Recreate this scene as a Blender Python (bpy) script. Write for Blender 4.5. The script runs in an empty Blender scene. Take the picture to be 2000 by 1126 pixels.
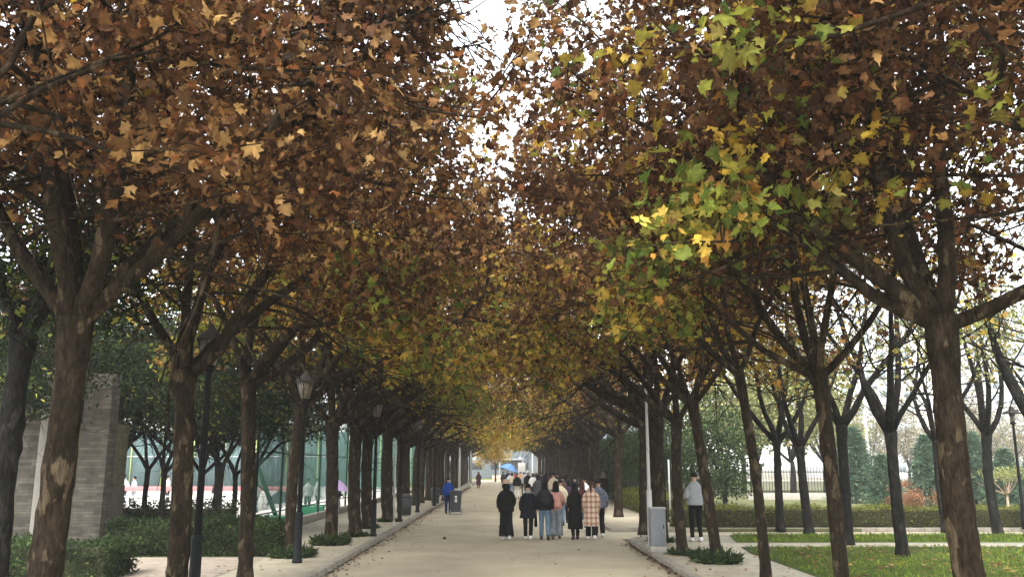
import bpy, bmesh, math, random
import numpy as np
from mathutils import Vector, Matrix

# ------------------------------------------------------------------ scene, camera, light
scene = bpy.context.scene
COL = scene.collection
rad = math.radians
F = 1700.0                      # focal length in photo pixels (2000 wide)
CAMH = 2.1
PITCH = math.atan((910 - 563) / F)
YAW = math.atan(15 / F)
cam_data = bpy.data.cameras.new('camera')
cam_data.sensor_width = 36.0
cam_data.lens = F / 2000 * 36.0
cam_data.clip_start = 0.1
cam_data.clip_end = 2000
cam = bpy.data.objects.new('camera', cam_data)
COL.objects.link(cam)
cam.location = (0, 0, CAMH)
cam.rotation_euler = (rad(90) + PITCH, 0, -YAW)
scene.camera = cam

SUN_EL, SUN_AZ = rad(52), rad(200)       # overcast day: high, soft, from behind the camera
world = bpy.data.worlds.new('World')
scene.world = world
world.use_nodes = True
wn, wl = world.node_tree.nodes, world.node_tree.links
wn.clear()
wo = wn.new('ShaderNodeOutputWorld')
wb = wn.new('ShaderNodeBackground')
sky = wn.new('ShaderNodeTexSky')
sky.sky_type = 'NISHITA'
sky.sun_disc = False
sky.sun_elevation = SUN_EL
sky.sun_rotation = SUN_AZ
sky.air_density = 1.0
sky.dust_density = 1.0
sky.ozone_density = 1.0
hs = wn.new('ShaderNodeHueSaturation')
hs.inputs['Saturation'].default_value = 0.18
wl.new(sky.outputs[0], hs.inputs['Color'])
wl.new(hs.outputs[0], wb.inputs['Color'])
wb.inputs['Strength'].default_value = 0.15
wl.new(wb.outputs[0], wo.inputs['Surface'])

sun_d = bpy.data.lights.new('sun', 'SUN')
sun_d.energy = 1.5
sun_d.angle = rad(40)
sun_d.color = (1.0, 0.95, 0.88)
sun = bpy.data.objects.new('sun', sun_d)
COL.objects.link(sun)
sdir = Vector((math.sin(SUN_AZ) * math.cos(SUN_EL), math.cos(SUN_AZ) * math.cos(SUN_EL), math.sin(SUN_EL)))
sun.rotation_euler = sdir.to_track_quat('Z', 'Y').to_euler()
sun.location = (0, 0, 40)

scene.view_settings.view_transform = 'Standard'
scene.view_settings.look = 'None'
scene.view_settings.gamma = 1
scene.view_settings.use_curve_mapping = False
scene.view_settings.exposure = 2.45
scene.render.engine = 'CYCLES'
scene.cycles.max_bounces = 8
scene.cycles.transparent_max_bounces = 12
scene.cycles.volume_bounces = 0

# ------------------------------------------------------------------ pixel -> ground helper
_cp, _sp, _cy, _sy = math.cos(PITCH), math.sin(PITCH), math.cos(YAW), math.sin(YAW)
FW = Vector((_sy * _cp, _cy * _cp, _sp))
RT = Vector((_cy, -_sy, 0))
UP = RT.cross(FW)
def ray(px, py):
    return FW + RT * ((px - 1000) / F) + UP * ((563 - py) / F)
def g(px, py, z=0.0):
    """world point of height z seen at photo pixel"""
    d = ray(px, py)
    t = (z - CAMH) / d.z
    return Vector((d.x * t, d.y * t, z))
def at(px, py, Y):
    """world point at distance Y along the road seen at photo pixel"""
    d = ray(px, py)
    t = Y / d.y
    return Vector((d.x * t, Y, CAMH + d.z * t))
def lat(px, Y):
    return at(px, 910, Y).x

# ------------------------------------------------------------------ mesh helpers
class MB:
    """collects geometry for ONE mesh object"""
    def __init__(s):
        s.v, s.f, s.n, s.c = [], [], 0, []
    def add(s, V, faces, col=None):
        V = np.asarray(V, float).reshape(-1, 3)
        for fa in faces:
            fa = np.asarray(fa, int)
            if fa.size:
                s.f.append(fa + s.n)
        s.v.append(V)
        s.n += len(V)
        if col is not None:
            s.c.append(np.asarray(col, float).reshape(-1, 3))
        return s
    def mesh(s, name, smooth=False):
        me = bpy.data.meshes.new(name)
        V = np.concatenate(s.v) if s.v else np.zeros((0, 3))
        me.vertices.add(len(V))
        me.vertices.foreach_set('co', V.astype(np.float32).ravel())
        tot = np.concatenate([np.full(len(f), f.shape[1]) for f in s.f])
        idx = np.concatenate([f.ravel() for f in s.f])
        me.loops.add(len(idx))
        me.loops.foreach_set('vertex_index', idx.astype(np.int32))
        me.polygons.add(len(tot))
        st = np.concatenate([[0], np.cumsum(tot)[:-1]])
        me.polygons.foreach_set('loop_start', st.astype(np.int32))
        me.polygons.foreach_set('loop_total', tot.astype(np.int32))
        if smooth:
            me.polygons.foreach_set('use_smooth', np.ones(len(tot), bool))
        if s.c:
            C = np.concatenate(s.c)
            a = me.color_attributes.new('leafcol', 'FLOAT_COLOR', 'POINT')
            a.data.foreach_set('color', np.concatenate([C, np.ones((len(C), 1))], 1).astype(np.float32).ravel())
        me.update(calc_edges=True)
        me.validate()
        return me
    def build(s, name, mat, parent=None, smooth=False):
        return link(name, s.mesh(name, smooth), mat, parent)
    # primitives
    def box(s, c, size, rz=0, bev=0.0, rx=0, ry=0):
        bm = bmesh.new()
        bmesh.ops.create_cube(bm, size=1)
        bmesh.ops.scale(bm, vec=size, verts=bm.verts)
        if bev:
            bmesh.ops.bevel(bm, geom=bm.edges[:], offset=bev, segments=2, affect='EDGES', profile=0.5)
        M = Matrix.Translation(c) @ Matrix.Rotation(rz, 4, 'Z') @ Matrix.Rotation(ry, 4, 'Y') @ Matrix.Rotation(rx, 4, 'X')
        bmesh.ops.transform(bm, matrix=M, verts=bm.verts)
        s.bm(bm)
        return s
    def bm(s, bm):
        bm.verts.index_update()
        V = [v.co[:] for v in bm.verts]
        by = {}
        for fc in bm.faces:
            by.setdefault(len(fc.verts), []).append([v.index for v in fc.verts])
        s.add(V, list(by.values()))
        bm.free()
    def tube(s, pts, radii, sides=8, cap=True, jit=0, rng=None):
        P = np.asarray([tuple(p) for p in pts], float)
        n = len(P)
        R = np.asarray(radii, float)
        if R.ndim == 0:
            R = np.full(n, float(R))
        T = np.gradient(P, axis=0)
        T /= np.linalg.norm(T, axis=1)[:, None] + 1e-9
        tot = P[-1] - P[0]
        ref = np.eye(3)[np.argmin(np.abs(tot))]
        U = np.cross(T, ref); U /= np.linalg.norm(U, axis=1)[:, None] + 1e-9
        W = np.cross(T, U)
        a = np.arange(sides) * 2 * np.pi / sides
        RR = R if R.ndim == 2 else R[:, None] * np.ones((1, sides))
        if jit:
            RR = RR * (1 + jit * rng.standard_normal((n, sides)))
        V = P[:, None, :] + RR[:, :, None] * (np.cos(a)[None, :, None] * U[:, None, :] + np.sin(a)[None, :, None] * W[:, None, :])
        i = np.arange(n - 1)[:, None] * sides
        j = np.arange(sides)[None, :]
        k = (j + 1) % sides
        Q = np.stack([i + j, i + k, i + sides + k, i + sides + j], -1).reshape(-1, 4)
        fs = [Q]
        if cap:
            fs.append(np.array([list(range(sides))[::-1]]))
            fs.append(np.array([[(n - 1) * sides + q for q in range(sides)]]))
        s.add(V.reshape(-1, 3), fs)
        return s
    def loft(s, rings, seg=16, cap=True, p=1.0):
        """rings: (cx,cy,cz,rx,ry) horizontal superellipses"""
        a = np.arange(seg) * 2 * np.pi / seg
        V = []
        for (x, y, z, rx, ry) in rings:
            ca, sa = np.cos(a), np.sin(a)
            V.append(np.stack([x + rx * np.sign(ca) * np.abs(ca) ** p, y + ry * np.sign(sa) * np.abs(sa) ** p, np.full(seg, z)], 1))
        n = len(rings)
        i = np.arange(n - 1)[:, None] * seg
        j = np.arange(seg)[None, :]
        k = (j + 1) % seg
        Q = np.stack([i + j, i + k, i + seg + k, i + seg + j], -1).reshape(-1, 4)
        fs = [Q]
        if cap:
            fs.append(np.array([list(range(seg))[::-1]]))
            fs.append(np.array([[(n - 1) * seg + q for q in range(seg)]]))
        s.add(np.concatenate(V), fs)
        return s

def link(name, me, mat=None, parent=None):
    o = bpy.data.objects.new(name, me)
    COL.objects.link(o)
    if mat is not None and len(me.materials) == 0:
        me.materials.append(mat)
    if parent is not None:
        o.parent = parent
    return o
def tag(o, label=None, cat=None, group=None, kind=None):
    if label: o['label'] = label
    if cat: o['category'] = cat
    if group: o['group'] = group
    if kind: o['kind'] = kind
    return o
def thing(name, label, cat, loc=(0, 0, 0), rz=0, group=None):
    o = bpy.data.objects.new(name, None)
    o.empty_display_size = 0.2
    COL.objects.link(o)
    o.location = loc
    o.rotation_euler = (0, 0, rz)
    return tag(o, label, cat, group)
def dup(root, loc, rz, label, group=None, scale=None):
    r = root.copy(); COL.objects.link(r)
    r.location = loc; r.rotation_euler = (0, 0, rz); r['label'] = label
    if group: r['group'] = group
    if scale is not None: r.scale = scale
    for ch in list(root.children):
        c = ch.copy(); COL.objects.link(c); c.parent = r
        for gc in ch.children:
            d = gc.copy(); COL.objects.link(d); d.parent = c
    return r
ORD = ['first', 'second', 'third', 'fourth', 'fifth', 'sixth', 'seventh', 'eighth', 'ninth', 'tenth', 'eleventh', 'twelfth',
       'thirteenth', 'fourteenth', 'fifteenth', 'sixteenth', 'seventeenth', 'eighteenth', 'nineteenth', 'twentieth',
       'twenty-first', 'twenty-second', 'twenty-third', 'twenty-fourth', 'twenty-fifth', 'twenty-sixth', 'twenty-seventh',
       'twenty-eighth', 'twenty-ninth', 'thirtieth', 'thirty-first', 'thirty-second', 'thirty-third', 'thirty-fourth', 'thirty-fifth',
       'thirty-sixth', 'thirty-seventh', 'thirty-eighth', 'thirty-ninth', 'fortieth']

# ------------------------------------------------------------------ materials
MATS = {}
def mat(name, col, rough=0.8, metal=0.0, var=0.0, scale=8.0, col2=None, bump=0.0, bscale=None, spec=0.3, stretch=None, detail=6):
    if name in MATS: return MATS[name]
    m = bpy.data.materials.new(name); m.use_nodes = True
    n, l = m.node_tree.nodes, m.node_tree.links
    b = n['Principled BSDF']
    b.inputs['Roughness'].default_value = rough
    b.inputs['Metallic'].default_value = metal
    b.inputs['Specular IOR Level'].default_value = spec
    if not (var or col2 or bump):
        b.inputs['Base Color'].default_value = (*col, 1)
    else:
        tc = n.new('ShaderNodeTexCoord')
        mp = n.new('ShaderNodeMapping')
        if stretch: mp.inputs['Scale'].default_value = stretch
        l.new(tc.outputs['Object'], mp.inputs[0])
        nz = n.new('ShaderNodeTexNoise')
        nz.inputs['Scale'].default_value = scale
        nz.inputs['Detail'].default_value = detail
        nz.inputs['Roughness'].default_value = 0.65
        l.new(mp.outputs[0], nz.inputs['Vector'])
        r = n.new('ShaderNodeValToRGB')
        c2 = col2 or tuple(c * (1 + var) for c in col)
        c1 = col if col2 else tuple(c * (1 - var) for c in col)
        r.color_ramp.elements[0].position = 0.32; r.color_ramp.elements[0].color = (*c1, 1)
        r.color_ramp.elements[1].position = 0.68; r.color_ramp.elements[1].color = (*c2, 1)
        l.new(nz.outputs['Fac'], r.inputs[0]); l.new(r.outputs[0], b.inputs['Base Color'])
        if bump:
            bp = n.new('ShaderNodeBump'); bp.inputs['Strength'].default_value = bump; bp.inputs['Distance'].default_value = 0.02
            n2 = n.new('ShaderNodeTexNoise'); n2.inputs['Scale'].default_value = bscale or scale * 3; n2.inputs['Detail'].default_value = 8
            l.new(mp.outputs[0], n2.inputs['Vector'])
            l.new(n2.outputs['Fac'], bp.inputs['Height']); l.new(bp.outputs[0], b.inputs['Normal'])
    MATS[name] = m
    return m

def leaf_material(name, transl=0.35, rough=0.65):
    m = bpy.data.materials.new(name); m.use_nodes = True
    n, l = m.node_tree.nodes, m.node_tree.links
    b = n['Principled BSDF']; out = n['Material Output']
    at_ = n.new('ShaderNodeAttribute'); at_.attribute_name = 'leafcol'
    b.inputs['Roughness'].default_value = rough
    b.inputs['Specular IOR Level'].default_value = 0.15
    tc = n.new('ShaderNodeTexCoord')
    nz = n.new('ShaderNodeTexNoise'); nz.inputs['Scale'].default_value = 22; nz.inputs['Detail'].default_value = 3
    l.new(tc.outputs['Object'], nz.inputs['Vector'])
    mr = n.new('ShaderNodeMapRange'); mr.inputs[1].default_value = 0.3; mr.inputs[2].default_value = 0.7
    mr.inputs[3].default_value = 0.7; mr.inputs[4].default_value = 1.25
    l.new(nz.outputs['Fac'], mr.inputs[0])
    mx = n.new('ShaderNodeVectorMath'); mx.operation = 'SCALE'
    l.new(at_.outputs['Color'], mx.inputs[0]); l.new(mr.outputs[0], mx.inputs['Scale'])
    l.new(mx.outputs[0], b.inputs['Base Color'])
    tr = n.new('ShaderNodeBsdfTranslucent')
    l.new(mx.outputs[0], tr.inputs['Color'])
    ms = n.new('ShaderNodeMixShader'); ms.inputs[0].default_value = transl
    l.new(b.outputs[0], ms.inputs[1]); l.new(tr.outputs[0], ms.inputs[2]); l.new(ms.outputs[0], out.inputs['Surface'])
    return m
M_LEAF = leaf_material('leaf', 0.42)
M_EVER = leaf_material('evergreen_leaf', 0.2, 0.8)

def bark_material(name, c_dark, c_mid, c_patch):
    m = bpy.data.materials.new(name); m.use_nodes = True
    n, l = m.node_tree.nodes, m.node_tree.links
    b = n['Principled BSDF']; b.inputs['Roughness'].default_value = 0.95; b.inputs['Specular IOR Level'].default_value = 0.05
    tc = n.new('ShaderNodeTexCoord'); mp = n.new('ShaderNodeMapping'); mp.inputs['Scale'].default_value = (1, 1, 0.45)
    l.new(tc.outputs['Object'], mp.inputs[0])
    n1 = n.new('ShaderNodeTexNoise'); n1.inputs['Scale'].default_value = 9; n1.inputs['Detail'].default_value = 8; n1.inputs['Roughness'].default_value = 0.7
    l.new(mp.outputs[0], n1.inputs['Vector'])
    r1 = n.new('ShaderNodeValToRGB')
    e = r1.color_ramp.elements
    e[0].position = 0.33; e[0].color = (*c_dark, 1); e[1].position = 0.62; e[1].color = (*c_mid, 1)
    l.new(n1.outputs['Fac'], r1.inputs[0])
    n2 = n.new('ShaderNodeTexNoise'); n2.inputs['Scale'].default_value = 6.5; n2.inputs['Detail'].default_value = 4
    l.new(mp.outputs[0], n2.inputs['Vector'])
    r2 = n.new('ShaderNodeValToRGB'); r2.color_ramp.elements[0].position = 0.575; r2.color_ramp.elements[1].position = 0.605
    l.new(n2.outputs['Fac'], r2.inputs[0])
    mx = n.new('ShaderNodeMix'); mx.data_type = 'RGBA'
    l.new(r2.outputs[0], mx.inputs[0]); l.new(r1.outputs[0], mx.inputs[6]); mx.inputs[7].default_value = (*c_patch, 1)
    nf = n.new('ShaderNodeTexNoise'); nf.inputs['Scale'].default_value = 38; nf.inputs['Detail'].default_value = 9; nf.inputs['Roughness'].default_value = .75
    mpf = n.new('ShaderNodeMapping'); mpf.inputs['Scale'].default_value = (1, 1, .22)
    l.new(tc.outputs['Object'], mpf.inputs[0]); l.new(mpf.outputs[0], nf.inputs['Vector'])
    mrf = n.new('ShaderNodeMapRange'); mrf.inputs[1].default_value = .36; mrf.inputs[2].default_value = .62; mrf.inputs[3].default_value = .35; mrf.inputs[4].default_value = 1.35
    l.new(nf.outputs['Fac'], mrf.inputs[0])
    vs = n.new('ShaderNodeVectorMath'); vs.operation = 'SCALE'
    l.new(mx.outputs[2], vs.inputs[0]); l.new(mrf.outputs[0], vs.inputs['Scale'])
    l.new(vs.outputs[0], b.inputs['Base Color'])
    mp2 = n.new('ShaderNodeMapping'); mp2.inputs['Scale'].default_value = (1, 1, 0.25)
    l.new(tc.outputs['Object'], mp2.inputs[0])
    n3 = n.new('ShaderNodeTexNoise'); n3.inputs['Scale'].default_value = 30; n3.inputs['Detail'].default_value = 8
    l.new(mp2.outputs[0], n3.inputs['Vector'])
    bp = n.new('ShaderNodeBump'); bp.inputs['Strength'].default_value = 0.9; bp.inputs['Distance'].default_value = 0.025
    l.new(n3.outputs['Fac'], bp.inputs['Height']); l.new(bp.outputs[0], b.inputs['Normal'])
    return m
M_BARK = bark_material('plane_bark', (0.008, 0.006, 0.004), (0.031, 0.0225, 0.0145), (0.066, 0.050, 0.031))
M_BARKD = bark_material('dark_bark', (0.007, 0.007, 0.007), (0.019, 0.018, 0.016), (0.028, 0.027, 0.024))

# ------------------------------------------------------------------ leaves
def leaf_template(kind):
    if kind == 'maple':       # five-lobed plane leaf, 15 outline points
        half = [(0.26, -0.06), (0.22, 0.10), (0.52, 0.20), (0.36, 0.34), (0.46, 0.62), (0.20, 0.56), (0.13, 0.74)]
        out = [(0, 0.03)] + half + [(0, 1.0)] + [(-x, y) for x, y in half[::-1]]
        V = np.array([(0, 0.33)] + out)
        k = len(out)
        Fc = np.array([(0, 1 + i, 1 + (i + 1) % k) for i in range(k)])
    elif kind == 'star':      # cheaper lobed leaf
        half = [(0.30, 0.0), (0.22, 0.16), (0.50, 0.48), (0.16, 0.58)]
        out = [(0, 0.0)] + half + [(0, 1.0)] + [(-x, y) for x, y in half[::-1]]
        V = np.array([(0, 0.33)] + out); k = len(out)
        Fc = np.array([(0, 1 + i, 1 + (i + 1) % k) for i in range(k)])
    elif kind == 'oval':
        V = np.array([(0, 0), (0.22, 0.3), (0.2, 0.65), (0, 1.0), (-0.2, 0.65), (-0.22, 0.3)])
        Fc = np.array([(0, 1, 2), (0, 2, 3), (0, 3, 4), (0, 4, 5)])
    elif kind == 'kite':
        V = np.array([(0, 0), (0.42, 0.25), (0.3, 0.55), (0, 1.0), (-0.3, 0.55), (-0.42, 0.25)])
        Fc = np.array([(0, 1, 2), (0, 2, 3), (0, 3, 4), (0, 4, 5)])
    else:                     # blade / needle spray
        V = np.array([(-0.06, 0), (0.06, 0), (0.04, 0.6), (0, 1.0), (-0.04, 0.6)])
        Fc = np.array([(0, 1, 2), (0, 2, 4), (4, 2, 3)])
    return V, Fc

def add_leaves(mb, rng, P, cols, size, kind='maple', droop=0.5, fold=0.35, bend=0.5, sj=0.4, up=None, curl=1.0):
    """P (n,3) leaf stem points; orientation random with tips biased downwards"""
    n = len(P)
    if n == 0: return
    T, Fc = leaf_template(kind)
    k = len(T)
    s = np.clip(size * (1 + sj * rng.standard_normal(n)), size * 0.45, size * 1.8)
    curl = np.asarray(curl) * np.ones(n)
    s = s * np.where(curl > .9, 0.88, 1.12)
    kx = rng.normal(.5, 1.7, n) * curl * fold / .35 * .6; ky = rng.normal(-.3, 1.3, n) * curl * bend / .5 * .6
    kx = np.where(np.abs(kx) < .05, .05, kx)[:, None]; ky = np.where(np.abs(ky) < .05, .05, ky)[:, None]
    x0 = T[None, :, 0] * np.ones((n, 1)); y0 = T[None, :, 1] + 0.12 * x0 * rng.standard_normal((n, 1))
    x0 = x0 + .05 * rng.standard_normal((n, k)); y0 = y0 + .04 * rng.standard_normal((n, k))
    x = np.sin(kx * np.abs(x0)) / kx * np.sign(x0)
    y = np.sin(ky * y0) / ky
    z = (1 - np.cos(kx * x0)) / kx + (1 - np.cos(ky * y0)) / ky + (rng.normal(0, .5, n) * curl)[:, None] * x0 * y0 + .03 * rng.standard_normal((n, k))
    L = np.stack([x, y, z], -1) * s[:, None, None]
    # tip direction
    d = rng.standard_normal((n, 3)); d /= np.linalg.norm(d, axis=1)[:, None]
    d[:, 2] -= droop
    if up is not None: d += up
    d /= np.linalg.norm(d, axis=1)[:, None]
    r = rng.standard_normal((n, 3)); r[:, 2] += 0.8      # rough normal, biased up
    ax = np.cross(d, r); ax /= np.linalg.norm(ax, axis=1)[:, None] + 1e-9
    nz = np.cross(ax, d)
    V = P[:, None, :] + L[:, :, 0:1] * ax[:, None, :] + L[:, :, 1:2] * d[:, None, :] + L[:, :, 2:3] * nz[:, None, :]
    Fall = (np.arange(n)[:, None, None] * k + Fc[None]).reshape(-1, 3)
    tipv = rng.uniform(.72, 1.22, (n, k, 1)); tipv[:, 0] = 1.2
    C = (np.repeat(cols[:, None, :], k, 1) * tipv).reshape(-1, 3)
    mb.add(V.reshape(-1, 3), [Fall], C)

BROWN = np.array([.86, .79, .55]) * np.array([(0.16, 0.085, 0.048), (0.21, 0.115, 0.062), (0.10, 0.050, 0.030), (0.32, 0.20, 0.11), (0.15, 0.06, 0.035), (0.24, 0.10, 0.045), (0.46, 0.31, 0.17)])
BROWN_W = np.array([.23, .20, .18, .15, .08, .06, .10])
DARKB = np.array([.66, .61, .46]) * np.array([(0.09, 0.045, 0.028), (0.13, 0.065, 0.036), (0.065, 0.034, 0.022), (0.19, 0.10, 0.05), (0.12, 0.05, 0.03)])
DARKB_W = np.array([.3, .25, .2, .13, .12])
YELL = .78 * np.array([(0.50, 0.33, 0.045), (0.42, 0.30, 0.05), (0.55, 0.38, 0.07), (0.40, 0.20, 0.04), (0.30, 0.28, 0.05)])
YELL_W = np.array([.28, .24, .18, .14, .16])
YGRN = .62 * np.array([(0.28, 0.30, 0.05), (0.20, 0.25, 0.04), (0.34, 0.32, 0.06), (0.11, 0.17, 0.03), (0.24, 0.20, 0.05)])
YGRN_W = np.array([.25, .25, .2, .18, .12])
GREEN = np.array([(0.024, 0.044, 0.013), (0.034, 0.058, 0.016), (0.018, 0.034, 0.012), (0.065, 0.09, 0.024)])
GREEN_W = np.array([.35, .3, .25, .1])
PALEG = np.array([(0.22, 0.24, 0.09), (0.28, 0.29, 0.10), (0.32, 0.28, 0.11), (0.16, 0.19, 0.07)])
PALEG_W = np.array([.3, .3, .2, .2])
RUST = np.array([(0.26, 0.12, 0.065), (0.20, 0.095, 0.05), (0.31, 0.17, 0.09), (0.18, 0.12, 0.05)])
RUST_W = np.array([.35, .3, .2, .15])
CONIF = np.array([(0.05, 0.095, 0.06), (0.07, 0.12, 0.07), (0.04, 0.07, 0.045), (0.10, 0.15, 0.07)])
CONIF_W = np.array([.35, .3, .2, .15])
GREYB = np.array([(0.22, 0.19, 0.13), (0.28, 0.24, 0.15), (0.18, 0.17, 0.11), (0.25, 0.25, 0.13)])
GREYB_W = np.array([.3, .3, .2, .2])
PAL = dict(dgreen=(GREEN * .6, GREEN_W), brown=(BROWN, BROWN_W), darkb=(DARKB, DARKB_W), yellow=(YELL, YELL_W), ygreen=(YGRN, YGRN_W), green=(GREEN, GREEN_W),
           pale=(PALEG, PALEG_W), rust=(RUST, RUST_W), conifer=(CONIF, CONIF_W), greyb=(GREYB, GREYB_W))
def pick(rng, name, n, j=0.22):
    A, W = PAL[name]
    c = A[rng.choice(len(A), n, p=W / W.sum())]
    return c * np.clip(1 + j * rng.standard_normal((n, 1)), 0.5, 1.7)

# ------------------------------------------------------------------ trees
def rot_dir(az, el):
    return np.array([math.cos(az) * math.cos(el), math.sin(az) * math.cos(el), math.sin(el)])
def grow_path(rng, p, d, length, n, wob, trop):
    pts = [np.array(p, float)]
    d = np.array(d, float)
    st = length / n
    for i in range(n):
        d = d + rng.standard_normal(3) * wob
        d[2] += trop
        d /= np.linalg.norm(d)
        pts.append(pts[-1] + d * st)
    return np.array(pts)

def make_tree(seed, hf=3.4, r0=0.2, lean=(0, 0), limbs=None, limb_len=4.4, nsec=7, nter=5, nleaf=40, leaf=0.17, kind='maple',
              mixf=None, droop_sec=True, bark=None, top=9.5, ter_len=0.95, sides=16, lod=0, leafmat=None, spread=0.3, low=3.3, trop=0.09, tubes=True, rmax=99, gap=None, bare=1.7, limbr=1.0, rise=0.0, fold=0.7, bend=0.85):
    rng = np.random.default_rng(seed)
    wood, lv = MB(), MB()
    # trunk
    nr = 26 if lod == 0 else 8
    zz = np.linspace(-0.05, hf, nr + 1)
    t = zz / hf
    cur = rng.normal(0, 0.05, 2)
    pts = np.stack([lean[0] * t + cur[0] * np.sin(t * 3.1), lean[1] * t + cur[1] * np.sin(t * 3.1), zz], 1)
    rr = r0 * (1.0 - 0.1 * t + 0.38 * np.exp(-np.clip(t, 0, 1) * 22) + 0.22 * np.exp(-((t - 1.0) / 0.09) ** 2))
    ang = np.arange(sides) * 2 * np.pi / sides
    RRt = rr[:, None] * (1 + .05 * np.sin(2 * ang[None] + 2 * t[:, None] + rng.uniform(0, 6)) + .03 * np.sin(5 * ang[None] + rng.uniform(0, 6)))
    for _ in range(10):
        a0, z0 = rng.uniform(0, 6.28), rng.uniform(.15, 1) * hf
        da = np.abs((ang[None] - a0 + np.pi) % (2 * np.pi) - np.pi)
        RRt = RRt * (1 + rng.uniform(.08, .26) * np.exp(-(da / .38) ** 2 - ((zz[:, None] - z0) / .075) ** 2))
    wood.tube(pts, RRt, sides, jit=0.036 if lod == 0 else 0.02, rng=rng)
    fork = pts[-1]
    if limbs is None:
        k = 5
        a0 = rng.uniform(0, 6.28)
        limbs = [(math.degrees(a0 + i * 2 * math.pi / k + rng.normal(0, 0.2)), rng.uniform(32, 62), rng.uniform(0.85, 1.15)) for i in range(k)]
    for (az, el, ls) in limbs:
        az, el = rad(az), rad(el)
        d = rot_dir(az, el)
        L = limb_len * ls
        n = 9
        P = grow_path(rng, fork - np.array([0, 0, 0.12]) , d, L, n, 0.115, trop * 0.6)
        rl = r0 * limbr * (0.68 if ls > 0.95 else 0.55) * np.linspace(1, 0.16, n + 1) ** 0.9
        wood.tube(P, rl, max(5, sides - 4), jit=0.03, rng=rng)
        for sx in range(nsec):
            u = rng.uniform(0.12, 1.0) ** .75
            f = u * n; i = min(int(f), n - 1)
            p0 = P[i] + (P[i + 1] - P[i]) * (f - i)
            base = P[i + 1] - P[i]; base /= np.linalg.norm(base)
            dd = base * 0.55 + rng.standard_normal(3) * 0.62
            if droop_sec and u < 0.75 and rng.random() < 0.6:
                dd[2] = rng.uniform(-0.35, 0.15)
            dd /= np.linalg.norm(dd)
            L2 = rng.uniform(1.1, 2.3) * (limb_len / 4.4)
            m = 5
            Q = grow_path(rng, p0, dd, L2, m, 0.13, 0.02 if dd[2] < 0.15 else 0.05)
            if tubes: wood.tube(Q, r0 * 0.21 * np.linspace(1, 0.25, m + 1), 5, cap=False)
            for tx in range(nter):
                u2 = rng.uniform(0.2, 1.0)
                f2 = u2 * m; i2 = min(int(f2), m - 1)
                p2 = Q[i2] + (Q[i2 + 1] - Q[i2]) * (f2 - i2)
                d2 = (Q[i2 + 1] - Q[i2]); d2 /= np.linalg.norm(d2)
                d2 = d2 * 0.5 + rng.standard_normal(3) * 0.6; d2 /= np.linalg.norm(d2)
                L3 = ter_len * rng.uniform(0.6, 1.3)
                W = grow_path(rng, p2, d2, L3, 3, 0.2, 0.0)
                if tubes and lod == 0: wood.tube(W, r0 * 0.075 * np.linspace(1, 0.4, 4), 3, cap=False)
                nl = max(1, int(nleaf * rng.uniform(0.6, 1.4)))
                uu = rng.uniform(0.1, 1.05, nl) * 3
                ii = np.clip(uu.astype(int), 0, 2)
                C = W[ii] + (W[ii + 1] - W[ii]) * (uu - ii)[:, None] + rng.standard_normal((nl, 3)) * spread * np.array([1, 1, 0.8])
                near_fork = (np.linalg.norm(C - fork, axis=1) < bare) & (rng.random(nl) < 0.88)
                rxy = np.linalg.norm((C - fork)[:, :2], axis=1)
                ok = ~near_fork & (C[:, 2] > low + 0.5 * rng.random(nl) + rise * np.clip(1 - rxy / 3.4, 0, 1)) & (C[:, 2] < top) & (np.abs(C[:, 0]) < rmax)
                if gap: ok &= ~((C[:, 0] > gap[0]) & (C[:, 0] < gap[1]) & (C[:, 2] > gap[2]) & (rng.random(nl) < .86))
                C = C[ok]; nl = len(C)
                if nl == 0: continue
                zrel = (np.mean(C[:, 2]) - low) / (top - low)
                mix = mixf(zrel, rng, C.mean(0))      # list of (palette, weight)
                names = [q[0] for q in mix]; ww = np.array([q[1] for q in mix], float); ww /= ww.sum()
                main = names[rng.choice(len(names), p=ww)]
                cols = pick(rng, main, nl, .3)
                fresh = lambda q: .55 if q in ('yellow', 'ygreen') else 1.4
                curl = np.full(nl, fresh(main))
                alt = rng.random(nl) < 0.22
                if alt.any():
                    other = names[rng.choice(len(names), p=ww)]
                    cols[alt] = pick(rng, other, int(alt.sum()), .3); curl[alt] = fresh(other)
                add_leaves(lv, rng, C, cols, leaf, kind, fold=fold, bend=bend, curl=curl)
    return wood.mesh('trunk', True), lv.mesh('crown')

def place_tree(name, meshes, loc, rz, label, cat='tree', group=None, bark=None, leafm=None, scale=1.0):
    r = thing(name, label, cat, loc, rz, group)
    r.scale = (scale, scale, scale)
    link('trunk', meshes[0], bark or M_BARK, r)
    link('crown', meshes[1], leafm or M_LEAF, r)
    return r

# colour mixes
def mix_left(z, rng, c):
    if z < 0.14: return [('brown', .6), ('ygreen', .13), ('yellow', .1), ('darkb', .2)]
    return [('brown', .68), ('darkb', .3), ('yellow', .008)]
def mix_leftmid(z, rng, c):
    if z < 0.36: return [('ygreen', .42), ('yellow', .26), ('brown', .24), ('darkb', .08)]
    return [('brown', .64), ('darkb', .29), ('yellow', .04), ('ygreen', .03)]
def mix_right(z, rng, c):
    if c[2] < 4.9 and c[0] < -1.3: return [('ygreen', .33), ('yellow', .2), ('brown', .27), ('darkb', .2)]
    return [('darkb', .60), ('brown', .32), ('yellow', .055), ('ygreen', .03)]
def mix_mid(z, rng, c):
    if z < 0.3: return [('yellow', .26), ('ygreen', .15), ('brown', .5), ('darkb', .06)]
    return [('brown', .6), ('darkb', .22), ('yellow', .18)]
def mix_far(z, rng, c):
    if z < 0.22: return [('yellow', .62), ('ygreen', .2), ('brown', .18)]
    return [('yellow', .3), ('brown', .56), ('darkb', .06), ('ygreen', .08)]
def mix_green(z, rng, c): return [('green', 1)]
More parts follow.
